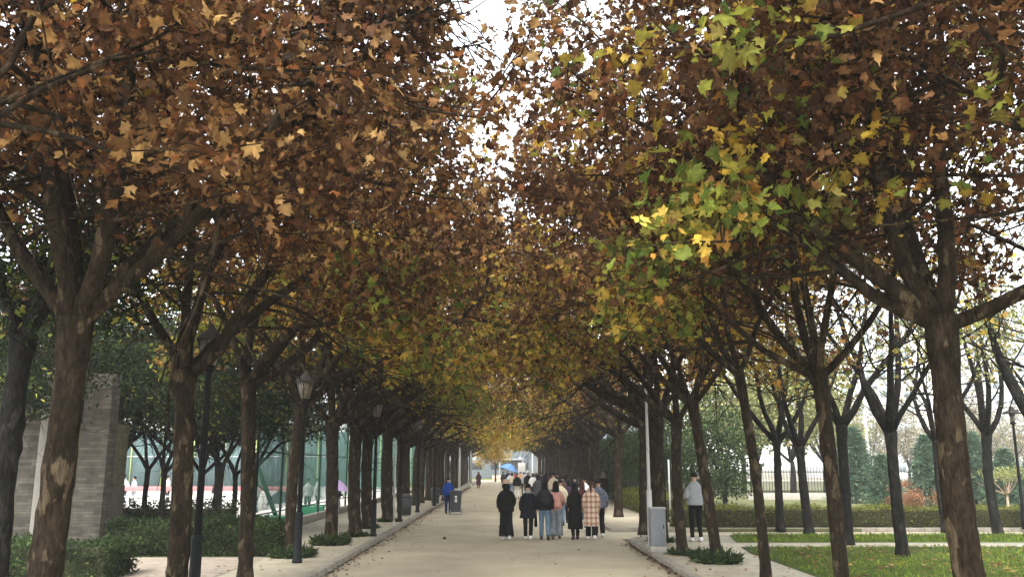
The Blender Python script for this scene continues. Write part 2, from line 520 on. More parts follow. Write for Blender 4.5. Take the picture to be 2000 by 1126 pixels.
def mix_pale(z, rng, c): return [('pale', .8), ('yellow', .15)]
def mix_court(z, rng, c): return [('dgreen', .95), ('ygreen', .05)]

PAVE = 0.12
# ------------------------------------------------------------------ setting: ground, road, pavements
def poly_sheet(name, pts, z, m, kind='structure'):
    mb = MB(); mb.add([(x, y, z) for x, y in pts], [np.array([list(range(len(pts)))])])
    return tag(mb.build(name, m), kind=kind)
def slab(name, pts, z0, z1, m):
    n = len(pts)
    mb = MB()
    mb.add([(x, y, z0) for x, y in pts] + [(x, y, z1) for x, y in pts],
           [np.array([[n + i for i in range(n)]]), np.array([[i, (i + 1) % n, n + (i + 1) % n, n + i] for i in range(n)])])
    return tag(mb.build(name, m), kind='structure')
def kerb_strip(name, line, w, z1, m):
    """kerb stones along a polyline, w wide to the left of travel, with joints"""
    mb = MB()
    P = [Vector((x, y, 0)) for x, y in line]
    rng = random.Random(hash(name) % 1000 if False else len(line))
    for a, b in zip(P[:-1], P[1:]):
        L = (b - a).length
        k = max(1, round(L / 0.8))
        d = (b - a).normalized(); nrm = Vector((-d.y, d.x, 0))
        for i in range(k):
            c = a + d * (L * (i + 0.5) / k) + nrm * (w / 2)
            mb.box((c.x + rng.uniform(-.006, .006), c.y, z1 / 2 - 0.03 + rng.uniform(-.005, .005)), (L / k - 0.012, w, z1 + 0.06), math.atan2(d.y, d.x), 0.015)
    return tag(mb.build(name, m), kind='structure')

M_GROUND = mat('ground_soil', (0.16, 0.14, 0.10), 0.95, var=0.3, scale=0.6)
M_ROAD = mat('road_concrete', (0.285, 0.25, 0.172), 0.9, scale=0.55, col2=(0.40, 0.352, 0.245), bump=0.25, bscale=70, detail=10)
M_PAVE = mat('pavement_concrete', (0.29, 0.26, 0.19), 0.9, scale=2.3, col2=(0.40, 0.36, 0.27), bump=0.3, bscale=50, detail=9)
M_PATH = mat('pale_path', (0.40, 0.38, 0.33), 0.9, var=0.14, scale=2.0)
M_PINK = mat('pink_paving', (0.29, 0.245, 0.195), 0.9, var=0.2, scale=3.0, bump=0.2)
M_KERB = mat('kerb_stone', (0.16, 0.14, 0.11), 0.9, scale=4.0, col2=(0.30, 0.275, 0.22), bump=0.6, bscale=30)
M_SOIL = mat('lawn_soil', (0.055, 0.085, 0.02), 0.95, scale=1.6, col2=(0.10, 0.14, 0.03), bump=0.6, bscale=20)
M_COURT = mat('court_concrete', (0.48, 0.47, 0.43), 0.85, var=0.08, scale=0.8)

poly_sheet('ground', [(-400, -60), (400, -60), (400, 600), (-400, 600)], -0.03, M_GROUND)
KL, KR = -3.55, 3.47
M_ROAD_ = M_ROAD
poly_sheet('road', [(KL, -20), (KR, -20), (KR, 26.6), (60, 26.6), (60, 29.4), (KR, 29.4), (KR, 132), (60, 132), (60, 140), (-60, 140), (-60, 132), (KL, 132)], 0.0, M_ROAD)
# left pavement
slab('pavement_left', [(KL - 0.16, -20), (KL - 0.16, 131), (-7.0, 131), (-7.0, 27.0), (-13, 27.0), (-13, -20)], -0.02, PAVE - 0.004, M_PAVE)
kerb_strip('kerb_left', [(KL, -4), (KL, 131)], 0.16, PAVE + 0.004, M_KERB)
poly_sheet('path_left', [(-12.8, 13), (-5.3, 13), (-5.3, 20.2), (-12.8, 20.2)], PAVE + 0.004, M_PINK)
# right pavement (near block, rounded corner at the side path)
cor = [(KR, 24.9)] + [(KR + 1.5 - 1.5 * math.cos(a), 24.9 + 1.5 * math.sin(a)) for a in np.linspace(0.15, math.pi / 2, 9)]
cin = [(KR + 0.16, 24.9)] + [(KR + 1.5 - 1.34 * math.cos(a), 24.9 + 1.34 * math.sin(a)) for a in np.linspace(0.15, math.pi / 2, 9)]
slab('pavement_right', [(KR + 0.16, -20)] + cin + [(6.6, 26.24), (6.2, 24.0), (60, 24.0), (60, 22.6), (5.95, 22.6), (5.75, 21), (5.7, -20)], -0.02, PAVE - 0.004, M_PAVE)
kr = [(KR, -4)] + cor + [(6.6, 26.4)]
kerb_strip('kerb_right', kr[::-1], 0.16, PAVE + 0.004, M_KERB)
slab('pavement_right_far', [(KR + 0.16, 29.76), (6.2, 29.56), (6.2, 131), (KR + 0.16, 131)], -0.02, PAVE - 0.004, M_PAVE)
kerb_strip('kerb_right_far', [(KR, 131), (KR, 29.6), (45, 29.4)], 0.16, PAVE + 0.004, M_KERB)
# lawns
slab('lawn_soil', [(5.7, -20), (5.75, 21), (5.95, 22.6), (60, 22.6), (60, -20)], -0.02, PAVE + 0.01, M_SOIL)
slab('lawn_strip_soil', [(6.2, 24.0), (6.6, 26.4), (60, 26.4), (60, 24.0)], -0.02, PAVE + 0.01, M_SOIL)
slab('planting_bed', [(6.2, 29.56), (60, 29.56), (60, 120), (6.2, 120)], -0.02, 0.1, mat('bed_soil', (0.06, 0.07, 0.03), 0.95, scale=1.0, col2=(0.12, 0.12, 0.05)))
slab('court_ground', [(-7.3, 27.5), (-7.3, 128), (-110, 128), (-110, 27.5)], -0.02, 0.03, M_COURT)
slab('bed_left', [(-6.0, 20.3), (-6.0, 26.9), (-60, 26.9), (-60, 20.3)], -0.02, PAVE + 0.01, mat('bed_soil', (0, 0, 0)))
slab('bed_corner', [(-9.0, 8), (-8.6, 17.6), (-60, 17.6), (-60, 8)], -0.02, PAVE + 0.012, mat('bed_soil', (0, 0, 0)))
slab('far_lawn', [(-30, 141), (-0.6, 141), (-0.6, 150), (-30, 150)], -0.02, 0.1, mat('far_grass', (0.16, 0.19, 0.05), 0.9, var=0.2, scale=0.5))

rngG = np.random.default_rng(5)
# grass blades on the two lawns (uncountable)
def grass_patch(name, x0, x1, y0, y1, n, h, label_cols, z):
    mb = MB()
    P = np.stack([rngG.uniform(x0, x1, n), rngG.uniform(y0, y1, n), np.full(n, z)], 1)
    ok = P[:, 0] > np.interp(P[:, 1], [-20, 21, 22.6, 24, 26.4], [5.75, 5.8, 6.0, 6.25, 6.65])
    P = P[ok]
    c = pick(rngG, 'green', len(P), 0.25) * np.array(label_cols)
    big = np.sin(P[:, 0] * 1.3 + 2 * np.sin(P[:, 1] * .7)) * np.cos(P[:, 1] * 1.7 + P[:, 0] * .4)
    c *= (1 + 0.3 * big)[:, None]
    add_leaves(mb, rngG, P, c, h, 'blade', droop=-1.3, bend=0.4, fold=0.1)
    return tag(mb.build(name, M_LEAF), kind='stuff')
grass_patch('lawn_grass', 5.7, 20, 9, 22.6, 90000, 0.075, (4.3, 3.6, 1.7), PAVE + 0.005)
grass_patch('lawn_strip_grass', 6.2, 22, 24.0, 26.4, 30000, 0.09, (4.3, 3.6, 1.7), PAVE + 0.005)
# fallen leaves
def fallen(name, n, fx, fy, z, size=0.1, pal=('brown', 'yellow')):
    mb = MB()
    P = np.stack([fx(n), fy(n), np.full(n, z)], 1)
    P[:, 2] += rngG.uniform(0, 0.012, len(P))
    c = pick(rngG, pal[0], n) * 1.25
    a = rngG.random(n) < 0.15
    c[a] = pick(rngG, pal[1], int(a.sum()))
    T, Fc = leaf_template('star'); k = len(T)
    s = size * rngG.uniform(0.6, 1.4, n); th = rngG.uniform(0, 6.28, n)
    zc = np.abs(rngG.normal(0, 0.35, n))[:, None] * np.abs(T[None, :, 0]) + rngG.uniform(0, .25, n)[:, None] * T[None, :, 1] ** 2
    X = (T[None, :, 0] * np.cos(th)[:, None] - T[None, :, 1] * np.sin(th)[:, None]) * s[:, None]
    Y = (T[None, :, 0] * np.sin(th)[:, None] + T[None, :, 1] * np.cos(th)[:, None]) * s[:, None]
    V = np.stack([X, Y, zc * s[:, None] + 0.006], -1) + P[:, None]
    mb.add(V.reshape(-1, 3), [(np.arange(n)[:, None, None] * k + Fc[None]).reshape(-1, 3)], np.repeat(c[:, None], k, 1).reshape(-1, 3))
    return tag(mb.build(name, M_LEAF), kind='stuff')
U = rngG.uniform
fallen('fallen_leaves_lawn', 1100, lambda n: 5.9 + np.abs(rngG.normal(0, 5.5, n)), lambda n: U(12, 22.4, n), PAVE + 0.05)
fallen('fallen_leaves_kerb', 3200, lambda n: KL + np.abs(rngG.exponential(0.16, n)), lambda n: U(12, 90, n), 0.002, 0.06, ('darkb', 'brown'))
fallen('fallen_leaves_gutter', 900, lambda n: KR - np.abs(rngG.exponential(0.09, n)), lambda n: U(12, 25, n), 0.002, 0.06, ('darkb', 'brown'))
fallen('fallen_leaves_path', 420, lambda n: U(-6.6, -3.8, n), lambda n: U(12, 60, n), PAVE + 0.001, 0.07, ('brown', 'yellow'))
fallen('fallen_leaves_walk', 260, lambda n: U(3.7, 5.6, n), lambda n: U(12, 26, n), PAVE + 0.001, 0.07, ('brown', 'yellow'))
fallen('fallen_leaves_road', 420, lambda n: U(KL, KR, n), lambda n: U(12, 80, n), 0.002, 0.06, ('brown', 'yellow'))

# ------------------------------------------------------------------ avenue trees, near ones each grown to its own limbs
def near(px, Y, hf, r0, lean, limbs, seed, mixf, label, side, **kw):
    x = lat(px, Y) - lean[0] * CAMH / hf
    gx = (-.75, .02, 5.4) if Y < 11 else (-.12, .24, 6.7)
    ms = make_tree(seed, hf, r0, lean, limbs, mixf=mixf, gap=(gx[0] - x, gx[1] - x, gx[2]), **kw)
    return place_tree('plane_tree', ms, (x, Y, PAVE - 0.01), 0, label, group='plane trees in two rows along the avenue')
NEAR = dict(nsec=12, nter=8, nleaf=46, leaf=0.105, spread=.2, limb_len=5.3, low=3.45, bare=1.9, rise=1.7)
# left row (road is +x)
near(-400, 5.8, 3.5, .14, (0, 0), [(0, 66, 1.05), (45, 50, 1.1), (110, 60, .9), (-50, 65, .9), (200, 60, .8)], 11, mix_left,
     'brown-leaved plane tree nearest on the left, only its boughs reaching in at top left', -1, **dict(NEAR, limbr=.33))
near(112, 8.6, 3.45, .155, (0.1, 0), [(-6, 33, .94), (35, 55, 1.1), (100, 78, 1.0), (250, 74, 1.0), (178, 38, .9), (-50, 58, 1.0)], 12, mix_left,
     'thick mottled plane tree trunk in front of the stone building, long bough towards the road', -1, **NEAR)
near(352, 12.3, 3.3, .14, (-.1, 0), [(5, 42, 1.1), (30, 60, 1.0), (100, 75, 1.0), (270, 70, .9), (180, 60, .9)], 13, mix_left,
     'plane tree immediately beside the nearest black lamp post on the left pavement', -1, **NEAR)
near(482, 15.9, 3.55, .132, (-.15, 0), [(0, 30, 1.1), (-25, 55, 1.0), (90, 75, 1.0), (190, 55, .9), (40, 50, 1.0)], 14, mix_leftmid,
     'very dark straight plane tree trunk between the first two black lamp posts', -1, **NEAR)
near(581, 20.4, 3.45, .135, (.1, 0), [(0, 38, 1.1), (-30, 50, 1.0), (90, 65, 1.0), (200, 50, .9), (50, 45, 1.0)], 15, mix_leftmid,
     'plane tree hard behind the second black lamp post in a grass tuft', -1, **NEAR)
# right row (road is -x)
near(2480, 6.3, 3.5, .14, (0, 0), [(180, 50, 1.05), (140, 50, 1.1), (80, 60, .9), (230, 65, .9), (-20, 60, .8)], 21, mix_right,
     'nearest plane tree on the right, only its yellow and brown boughs in view', 1, **dict(NEAR, limbr=.33))
near(1872, 8.8, 3.5, .142, (-.06, 0), [(180, 38, 1.1), (172, 70, 1.15), (15, 78, 1.05), (-4, 14, .85), (100, 55, 1.0), (187, 14, .6)], 22, mix_right,
     'thickest plane tree trunk at the right, dividing into a wide fork above the lawn', 1, **dict(NEAR, nleaf=56, bare=2.7))
near(1618, 12.2, 3.3, .10, (-.12, 0), [(180, 45, 1.1), (155, 62, 1.0), (80, 70, 1.0), (5, 45, .9), (260, 60, .9), (176, 20, .75)], 23, mix_right,
     'slim grey-brown plane tree second from the camera in the right row, forking low beside lawn', 1, **dict(NEAR, nleaf=50, bare=2.2))
near(1466, 15.5, 3.7, .092, (-.3, 0), [(180, 40, 1.1), (150, 60, 1.0), (90, 70, 1.0), (20, 60, .9)], 24, mix_right,
     'thin leaning plane tree at the paved edge of the lawn, leaning towards the road', 1, **dict(NEAR, nleaf=50, bare=2.2))
near(1371, 19.2, 3.4, .115, (-.4, 0), [(180, 35, 1.1), (140, 60, 1.0), (70, 72, 1.0), (10, 55, .8), (230, 60, .9)], 25, mix_mid,
     'leaning plane tree rising from the big grass tuft on the right pavement', 1, **NEAR)
near(1326, 20.9, 3.1, .12, (-.02, 0), [(180, 40, 1.1), (150, 55, 1.0), (80, 75, 1.0), (0, 55, .9)], 26, mix_mid,
     'upright plane tree between the grey cabinet and the man in the grey sweater', 1, **NEAR)

# shared variants for the rest of the rows (road side = +x)
def variant(seed, mixf, lod, **kw):
    rs = random.Random(seed)
    limbs = [(rs.uniform(-15, 15), rs.uniform(24, 34), 1.28), (rs.uniform(35, 55), rs.uniform(34, 48), 1.15), (rs.uniform(-55, -35), rs.uniform(34, 48), 1.15),
             (rs.uniform(80, 110), 66, .95), (rs.uniform(240, 280), 66, .95), (180 + rs.uniform(-20, 20), rs.uniform(45, 60), .85)]
    return make_tree(seed, rs.uniform(3.1, 3.45), rs.uniform(.15, .19), (rs.uniform(-.1, .15), 0), limbs, mixf=mixf, lod=lod, **kw)
MID = [variant(40 + i, mix_leftmid if i < 2 else mix_mid, 0, limb_len=5.0, nsec=11, nter=6, nleaf=32, leaf=0.125, spread=.24, kind='star', sides=10, low=3.6, bare=2.3, rise=1.9) for i in range(5)]
FAR = [variant(60 + i, mix_far, 1, nsec=8, nter=5, nleaf=11, leaf=0.22, kind='kite', sides=8, spread=0.4, low=3.4, bare=1.8, rise=1.2) for i in range(4)]
rt = random.Random(77)
def row(side, ds, start):
    for i, (Y, x) in enumerate(ds):
        if Y < 48: src = MID[rt.randrange(0, 3) if side < 0 else rt.randrange(2, 5)]
        else: src = FAR[rt.randrange(4)]
        rz = (0 if side < 0 else math.pi) + rt.uniform(-.25, .25)
        where = 'left' if side < 0 else 'right'
        if Y < 40: lab = 'plane tree on the %s pavement, %s of its row from the camera' % (where, ORD[start + i])
        else: lab = 'distant plane tree in the %s row of the avenue, %s from the camera' % (where, ORD[start + i])
        place_tree('plane_tree', src, (x, Y, PAVE - 0.01), rz, lab, group='plane trees in two rows along the avenue', scale=rt.uniform(.93, 1.07))
LROW = [(23.6, lat(652, 23.6)), (26.3, lat(699, 26.3)), (29.6, lat(722, 29.6)), (33, lat(760, 33))]
y = 36.5
while y < 118:
    LROW.append((y + rt.uniform(-.4, .4), -4.65 + rt.uniform(-.2, .2))); y += 3.35
row(-1, LROW, 5)
RROW = [(24.3, lat(1287, 24.3)), (27.4, lat(1256, 27.4)), (36, lat(1206, 36))]
y = 42.0
while y < 118:
    RROW.append((y + rt.uniform(-.4, .4), 4.6 + rt.uniform(-.25, .25))); y += 3.35
row(1, RROW, 6)

# ------------------------------------------------------------------ other vegetation
def clump_crown(seed, blobs, n, pal, leaf, kind='oval', clumps=40, crad=0.35, droop=0.3, shell=0.55):
    """leaf clumps spread through the volume of a few ellipsoids; blobs: (x,y,z,rx,ry,rz)"""
    rng = np.random.default_rng(seed)
    mb = MB()
    vol = np.array([b[3] * b[4] * b[5] for b in blobs]); vol /= vol.sum()
    for (x, y, z, rx, ry, rz), w in zip(blobs, vol):
        k = max(3, int(clumps * w))
        for _ in range(k):
            d = rng.standard_normal(3); d /= np.linalg.norm(d)
            q = (shell + (1 - shell) * rng.random()) if rng.random() < .8 else rng.random()
            c = np.array([x + d[0] * rx * q, y + d[1] * ry * q, z + d[2] * rz * q])
            m = max(3, int(n * w / k * rng.uniform(.5, 1.5)))
            P = c + rng.standard_normal((m, 3)) * crad * np.array([1, 1, .7])
            P = P[P[:, 2] > 0.05]
            if not len(P): continue
            cols = pick(rng, pal, len(P)) * rng.uniform(.75, 1.3)
            add_leaves(mb, rng, P, cols, leaf, kind, droop=droop)
    return mb.mesh('crown')
def stems(seed, h, r, n, spread, fork=0.3):
    rng = np.random.default_rng(seed)
    mb = MB()
    mb.tube(grow_path(rng, (0, 0, -0.05), (0, 0, 1), h * fork, 4, .05, .05), r * np.linspace(1.2, .8, 5), 8)
    for i in range(n):
        a = i * 2 * math.pi / n + rng.uniform(-.4, .4)
        P = grow_path(rng, (0, 0, h * fork - .1), rot_dir(a, rng.uniform(.6, 1.2)), h * (1 - fork) * rng.uniform(.7, 1), 6, .1, .06)
        P[:, :2] *= spread
        mb.tube(P, r * .55 * np.linspace(1, .2, 7), 6)
    return mb.mesh('trunk', True)

# dark young plane trees on the lawns, pale thin foliage
LW = []
for i in range(4):
    rs = random.Random(300 + i)
    a0 = rs.uniform(0, 90)
    limbs = [(a0 + k * 360 / (3 + i % 2 + 1) + rs.uniform(-15, 15), rs.uniform(48, 66), rs.uniform(.9, 1.15)) for k in range(3 + i % 2 + 1)]
    LW.append(make_tree(300 + i, rs.uniform(2.6, 3.0), .135, (rs.uniform(-.2, .1), 0), limbs, limb_len=5.0, nsec=6, nter=5, nleaf=14, leaf=.10, kind='kite',
                        mixf=mix_pale, droop_sec=False, top=10, low=3.9, trop=.16, lod=0, sides=10, spread=.3))
lawn_spots = [(1748, 20.2, 'dark forked tree nearest on the lawn, with four upright boughs'),
              (1645, 23.3, 'dark leaning lawn tree beside the narrow path across the grass'),
              (1517, 28.6, 'slim dark Y-shaped tree in front of the clipped hedge, left of the others'),
              (1572, 27.2, 'dark tree with a low V-shaped fork at the far edge of the grass strip'),
              (1836, 28.0, 'slender dark tree before the hedge, close to the thickest trunk'),
              (1936, 26.8, 'dark tree with fan of thin boughs near the hat-shaped lamp'),
              (2030, 19.6, 'dark tree at the right border of the lawn, boughs leaning into view'),
              (2120, 26.0, 'dark lawn tree beyond the right border, only its branches in view')]
for i, (px, Y, lab) in enumerate(lawn_spots):
    place_tree('lawn_tree', LW[[3, 0, 1, 2, 0, 1, 3, 2][i]], (lat(px, Y), Y, PAVE), rt.uniform(0, 6.28) if i else 0.3, lab, group='dark young trees on the lawn', bark=M_BARKD, scale=rt.uniform(.95, 1.05))

# dark green broadleaf trees around the stone building and the court
CT = []
for i in range(3):
    rs = random.Random(400 + i)
    limbs = [(k * 90 + rs.uniform(-20, 20), rs.uniform(45, 65), rs.uniform(.9, 1.1)) for k in range(4)]
    CT.append(make_tree(400 + i, rs.uniform(1.7, 2.0), .085, (0, 0), limbs, limb_len=3.8, nsec=10, nter=6, nleaf=50, leaf=.10, kind='oval',
                        mixf=mix_court, droop_sec=True, top=6.2, low=2.7, trop=.06, sides=8, spread=.3, bare=.9))
limbs_n = [(100, 72, 1.0), (200, 66, 1.0), (300, 74, 1.0), (20, 78, .9)]
place_tree('broadleaf_tree', make_tree(450, 3.6, .15, (.1, 0), limbs_n, limb_len=2.1, nsec=9, nter=6, nleaf=44, leaf=.085, kind='oval', mixf=mix_court, top=6.3, low=3.3, trop=.1, sides=12, spread=.25, bare=.5),
           (lat(16, 11.0), 11.0, PAVE), 2.0, 'almost black narrow tree at the left border beside the thick mottled trunk', group='dark green trees round the stone building', bark=M_BARKD, leafm=M_EVER)
court_spots = [(290, 27.5, 1.0, 'thin forked dark green tree right of the stone building'),
               (322, 25.4, 1.0, 'thin straight dark green tree touching the plane tree by the nearest lamp'),
               (396, 27.0, 1.0, 'dark green tree with a V fork seen behind the nearest lamp post'),
               (434, 25.6, 1.05, 'dark green tree with a thick straight stem before the court railing'),
               (460, 28.2, .95, 'small dark green tree just left of the very dark plane trunk'),
               (-30, 20.5, 1.1, 'tall dark green tree overhanging the stone building at the left border'),
               (150, 29.0, 1.35, 'tall dark green tree rising behind the stone building'),
               (-40, 26.0, 1.3, 'tall dark green tree behind the left end of the stone building'),
               (230, 33.0, 1.3, 'tall dark green tree farther back beyond the stone building'),
               (120, 23.8, 1.2, 'dark green tree close behind the stone building roof'),
               (235, 28.8, 1.3, 'dark green tree at the right corner of the stone building'),
               (345, 31.5, 1.3, 'dark green tree farther behind the plane tree by the nearest lamp'),
               (420, 34, 1.3, 'dark green tree behind the two thin forked trees at the court'),
               (492, 27.2, 1.0, 'dark green tree crowding the very dark trunk from behind')]
for i, (px, Y, sc, lab) in enumerate(court_spots):
    place_tree('broadleaf_tree', CT[i % 3], (lat(px, Y), Y, PAVE), rt.uniform(0, 6.28), lab, group='dark green trees round the stone building', bark=M_BARKD, leafm=M_EVER, scale=sc)

# dark evergreen trees right of the avenue
EV = [(clump_crown(500 + i, [(0, 0, 3.0, 1.7, 1.7, 2.6), (.5, -.3, 1.6, 1.6, 1.5, 1.4), (-.7, .2, 2.2, 1.3, 1.3, 1.6)], 9000, 'green', .13, clumps=110, crad=.3)) for i in range(3)]
EVS = [stems(510 + i, 5, .1, 6, .8) for i in range(3)]
ev_spots = [(1290, 41, 1.0, 'dark evergreen tree behind the white pole'), (1345, 46, 1.12, 'dark evergreen tree just above the man in the grey sweater'),
            (1412, 43, 1.05, 'dense dark evergreen tree between two leaning plane trunks'), (1240, 50, 1.1, 'dark evergreen tree at the start of the tall hedge')]
for i, (px, Y, sc, lab) in enumerate(ev_spots):
    place_tree('evergreen_tree', (EVS[i % 3], EV[i % 3]), (lat(px, Y), Y, .08), rt.uniform(0, 6.28), lab, group='dark evergreens beyond the hedge', bark=M_BARKD, leafm=M_EVER, scale=sc)

# pale yellow-green and misty trees beyond the fence
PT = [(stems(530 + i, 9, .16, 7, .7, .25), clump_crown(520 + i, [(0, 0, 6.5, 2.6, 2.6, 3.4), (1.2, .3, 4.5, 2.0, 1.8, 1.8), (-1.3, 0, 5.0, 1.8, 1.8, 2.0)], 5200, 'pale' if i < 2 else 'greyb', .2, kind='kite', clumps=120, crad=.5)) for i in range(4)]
pt_spots = [(1480, 60, 1.05, 0), (1545, 57, 1.1, 1), (1610, 66, 1.1, 0), (1450, 68, 1.2, 1), (1380, 62, 1.15, 0),
            (1700, 84, .85, 2), (1775, 92, .9, 3), (1840, 82, .8, 2), (1905, 95, 1.0, 3), (1965, 86, .85, 2), (2040, 90, .95, 3), (1650, 98, 1.0, 3)]
pt_lab = ['pale yellow-green tree behind the left end of the iron fence', 'tall pale green tree behind the iron fence between two lawn trees',
          'pale green tree beyond the fence, left of the white tower', 'tall pale green tree rising over the dark evergreens', 'yellow-green tree top showing above the man in the grey sweater',
          'misty greyish tree below the pale tower', 'misty greyish tree beyond the two rust-coloured shrubs', 'misty beige tree behind the big conifer',
          'misty beige tree just right of the thickest trunk', 'misty grey tree behind the hat-shaped lamp', 'misty grey tree at the right border', 'misty tree far off beside the tall white lamp mast']
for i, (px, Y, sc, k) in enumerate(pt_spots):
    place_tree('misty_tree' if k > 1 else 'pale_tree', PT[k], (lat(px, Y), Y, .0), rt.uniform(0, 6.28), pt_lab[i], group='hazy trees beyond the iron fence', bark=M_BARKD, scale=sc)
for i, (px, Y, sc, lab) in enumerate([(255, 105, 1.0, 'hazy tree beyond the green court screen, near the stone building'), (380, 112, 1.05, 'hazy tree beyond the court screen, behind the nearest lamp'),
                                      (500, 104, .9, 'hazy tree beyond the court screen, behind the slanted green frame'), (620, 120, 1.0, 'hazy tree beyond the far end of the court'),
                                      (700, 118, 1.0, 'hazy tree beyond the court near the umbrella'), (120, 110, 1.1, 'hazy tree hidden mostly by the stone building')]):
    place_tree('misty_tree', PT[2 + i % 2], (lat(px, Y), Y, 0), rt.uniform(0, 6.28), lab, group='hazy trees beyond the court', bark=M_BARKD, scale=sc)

# conifers and rust shrubs behind the hedge
def conifer(seed, h, r, n=760):
    rng = np.random.default_rng(seed)
    mb = MB()
    for i in range(n):
        u = rng.random() ** .8
        z = h * (0.04 + .95 * u)
        R = r * (1 - u) ** .8 * rng.uniform(.6, 1.08) + .05
        a = rng.uniform(0, 6.283)
        m = 24
        t = rng.uniform(.15, 1, m)
        P = np.stack([np.cos(a) * R * t, np.sin(a) * R * t, z + .1 * R - .22 * R * t * t], 1) + rng.standard_normal((m, 3)) * .05
        add_leaves(mb, rng, P, pick(rng, 'conifer', m) * rng.uniform(.8, 1.3), .26, 'blade', droop=.15, up=np.array([np.cos(a), np.sin(a), 0]) * 1.3)
    tr = MB(); tr.tube([(0, 0, -.05), (0, 0, h * .5), (0, 0, h * .97)], [.08, .05, .012], 7)
    return tr.mesh('trunk', True), mb.mesh('crown')
CF = [conifer(600, 3.6, 1.5), conifer(601, 3.0, 1.35)]
for px, Y, sc, k, lab in [(1722, 44, .85, 1, 'small dark conifer behind the hedge, left of the rust shrub'), (1812, 46, 1.0, 0, 'broad dark green conifer between the two rust-coloured shrubs'),
                          (1962, 45, .95, 1, 'dark conifer behind the hedge beside the hat-shaped lamp'), (1668, 50, 1.15, 0, 'loose cedar at the iron fence below the white mast'),
                          (1900, 48, 1.05, 0, 'conifer partly hidden by the thickest plane trunk'), (2030, 42, 1.0, 1, 'conifer at the right border behind the hedge')]:
    place_tree('conifer', CF[k], (lat(px, Y), Y, .08), rt.uniform(0, 6), lab, group='conifers behind the hedge', bark=M_BARKD, leafm=M_EVER, scale=sc)
RS = (stems(620, 1.5, .03, 7, 1.4, .1), clump_crown(621, [(0, 0, .95, 1.0, .9, .75), (.3, 0, .6, .9, .8, .5)], 2600, 'rust', .11, clumps=60, crad=.18))
for px, Y, sc, lab in [(1762, 38, .8, 'rounded rust-coloured shrub in front of the conifers, left one'), (1852, 39, .78, 'rust-coloured shrub beside the slender dark lawn tree, right one')]:
    r = thing('rust_shrub', lab, 'shrub', (lat(px, Y), Y, .08), rt.uniform(0, 6), 'rust-coloured shrubs behind the hedge')
    r.scale = (sc,) * 3
    link('stems', RS[0], M_BARKD, r); link('foliage', RS[1], M_LEAF, r)
# small trained tree with a flat pale crown
r = thing('ornamental_tree', 'small flat-topped pale tree with bare trunk before the right conifer', 'tree', (lat(1960, 40), 40, .08))
link('trunk', stems(630, 1.9, .06, 8, 1.6, .45), mat('pale_bark', (.3, .22, .15), .9), r)
link('crown', clump_crown(631, [(0, 0, 1.75, .95, .9, .28)], 900, 'pale', .1, clumps=30, crad=.15), M_LEAF, r)

# clipped hedges
M_CORE = mat('hedge_twigs', (0.03, 0.03, 0.015), 1.0)
def hedge(name, label, x0, x1, y0, y1, z0, h, n, leaf, pal='green', gain=1.0, seed=0, rag=.04, cat='hedge', top_pal=None):
    rng = np.random.default_rng(seed + 900)
    r = thing(name, label, cat, ((x0 + x1) / 2, (y0 + y1) / 2, z0))
    sx, sy = x1 - x0, y1 - y0
    mb = MB()
    areas = np.array([sx * sy, sx * h, sx * h * .3, sy * h, sy * h]); areas /= areas.sum()
    f = rng.choice(5, n, p=areas)
    u, v = rng.uniform(-.5, .5, n), rng.uniform(-.5, .5, n)
    P = np.zeros((n, 3))
    m = f == 0; P[m] = np.stack([u * sx, v * sy, np.full(n, h)], 1)[m]
    m = f == 1; P[m] = np.stack([u * sx, np.full(n, -sy / 2), (v + .5) * h], 1)[m]
    m = f == 2; P[m] = np.stack([u * sx, np.full(n, sy / 2), (v + .5) * h], 1)[m]
    m = f == 3; P[m] = np.stack([np.full(n, sx / 2), u * sy, (v + .5) * h], 1)[m]
    m = f == 4; P[m] = np.stack([np.full(n, -sx / 2), u * sy, (v + .5) * h], 1)[m]
    w = .05 * np.sin(P[:, 0] * 2.3) + .04 * np.sin(P[:, 0] * 5.1 + P[:, 1] * 3)
    P[:, 2] += w * (P[:, 2] / h)
    P += rng.standard_normal((n, 3)) * rag - np.array([0, 0, .0])
    P[:, 2] = np.maximum(P[:, 2], .02)
    c = pick(rng, pal, n) * gain * (1 + .3 * np.sin(P[:, 0] * 3 + 4 * np.sin(P[:, 2] * 3)))[:, None]
    if top_pal:
        t = (f == 0) | (rng.random(n) < .1)
        c[t] = pick(rng, top_pal, int(t.sum()))
    add_leaves(mb, rng, P, c, leaf, 'oval', droop=0)
    mb.build('foliage', M_EVER, r)
    core = MB(); core.box((0, 0, h * .47), (max(sx - .14, .1), max(sy - .14, .1), h * .9), 0, .05)
    core.build('branches', M_CORE, r)
    return r
hedge('clipped_hedge', 'long low clipped hedge along the side path in front of the iron fence', lat(1312, 30), 24, 29.75, 30.75, .1, .62, 26000, .06, 'ygreen', .42, 1, top_pal='ygreen')
hedge('clipped_hedge', 'low light-green hedge along the right pavement beyond the side path', 5.9, 6.9, 33.5, 47, .1, .85, 12000, .08, 'ygreen', .7, 2)
hedge('tall_hedge', 'tall very dark hedge walling the right pavement far down the avenue', 6.6, 8.4, 46, 112, .1, 3.7, 34000, .17, 'green', .8, 3, rag=.1)
hedge('clipped_hedge', 'dark clipped hedge between the stone building and second lamp post', lat(245, 21), -4.95, 20.35, 21.7, PAVE, .68, 22000, .065, 'green', .75, 4)
hedge('clipped_hedge', 'low dark hedge at the foot of the stone building, bottom left', -13, lat(262, 17), 16.2, 17.5, PAVE, .6, 15000, .065, 'green', 1.0, 5)
hedge('ragged_hedge', 'ragged gappy hedge along the bright court, behind the thin trees', lat(250, 27), lat(480, 27), 25.6, 26.3, PAVE, .85, 5200, .085, 'green', .8, 6, rag=.12)
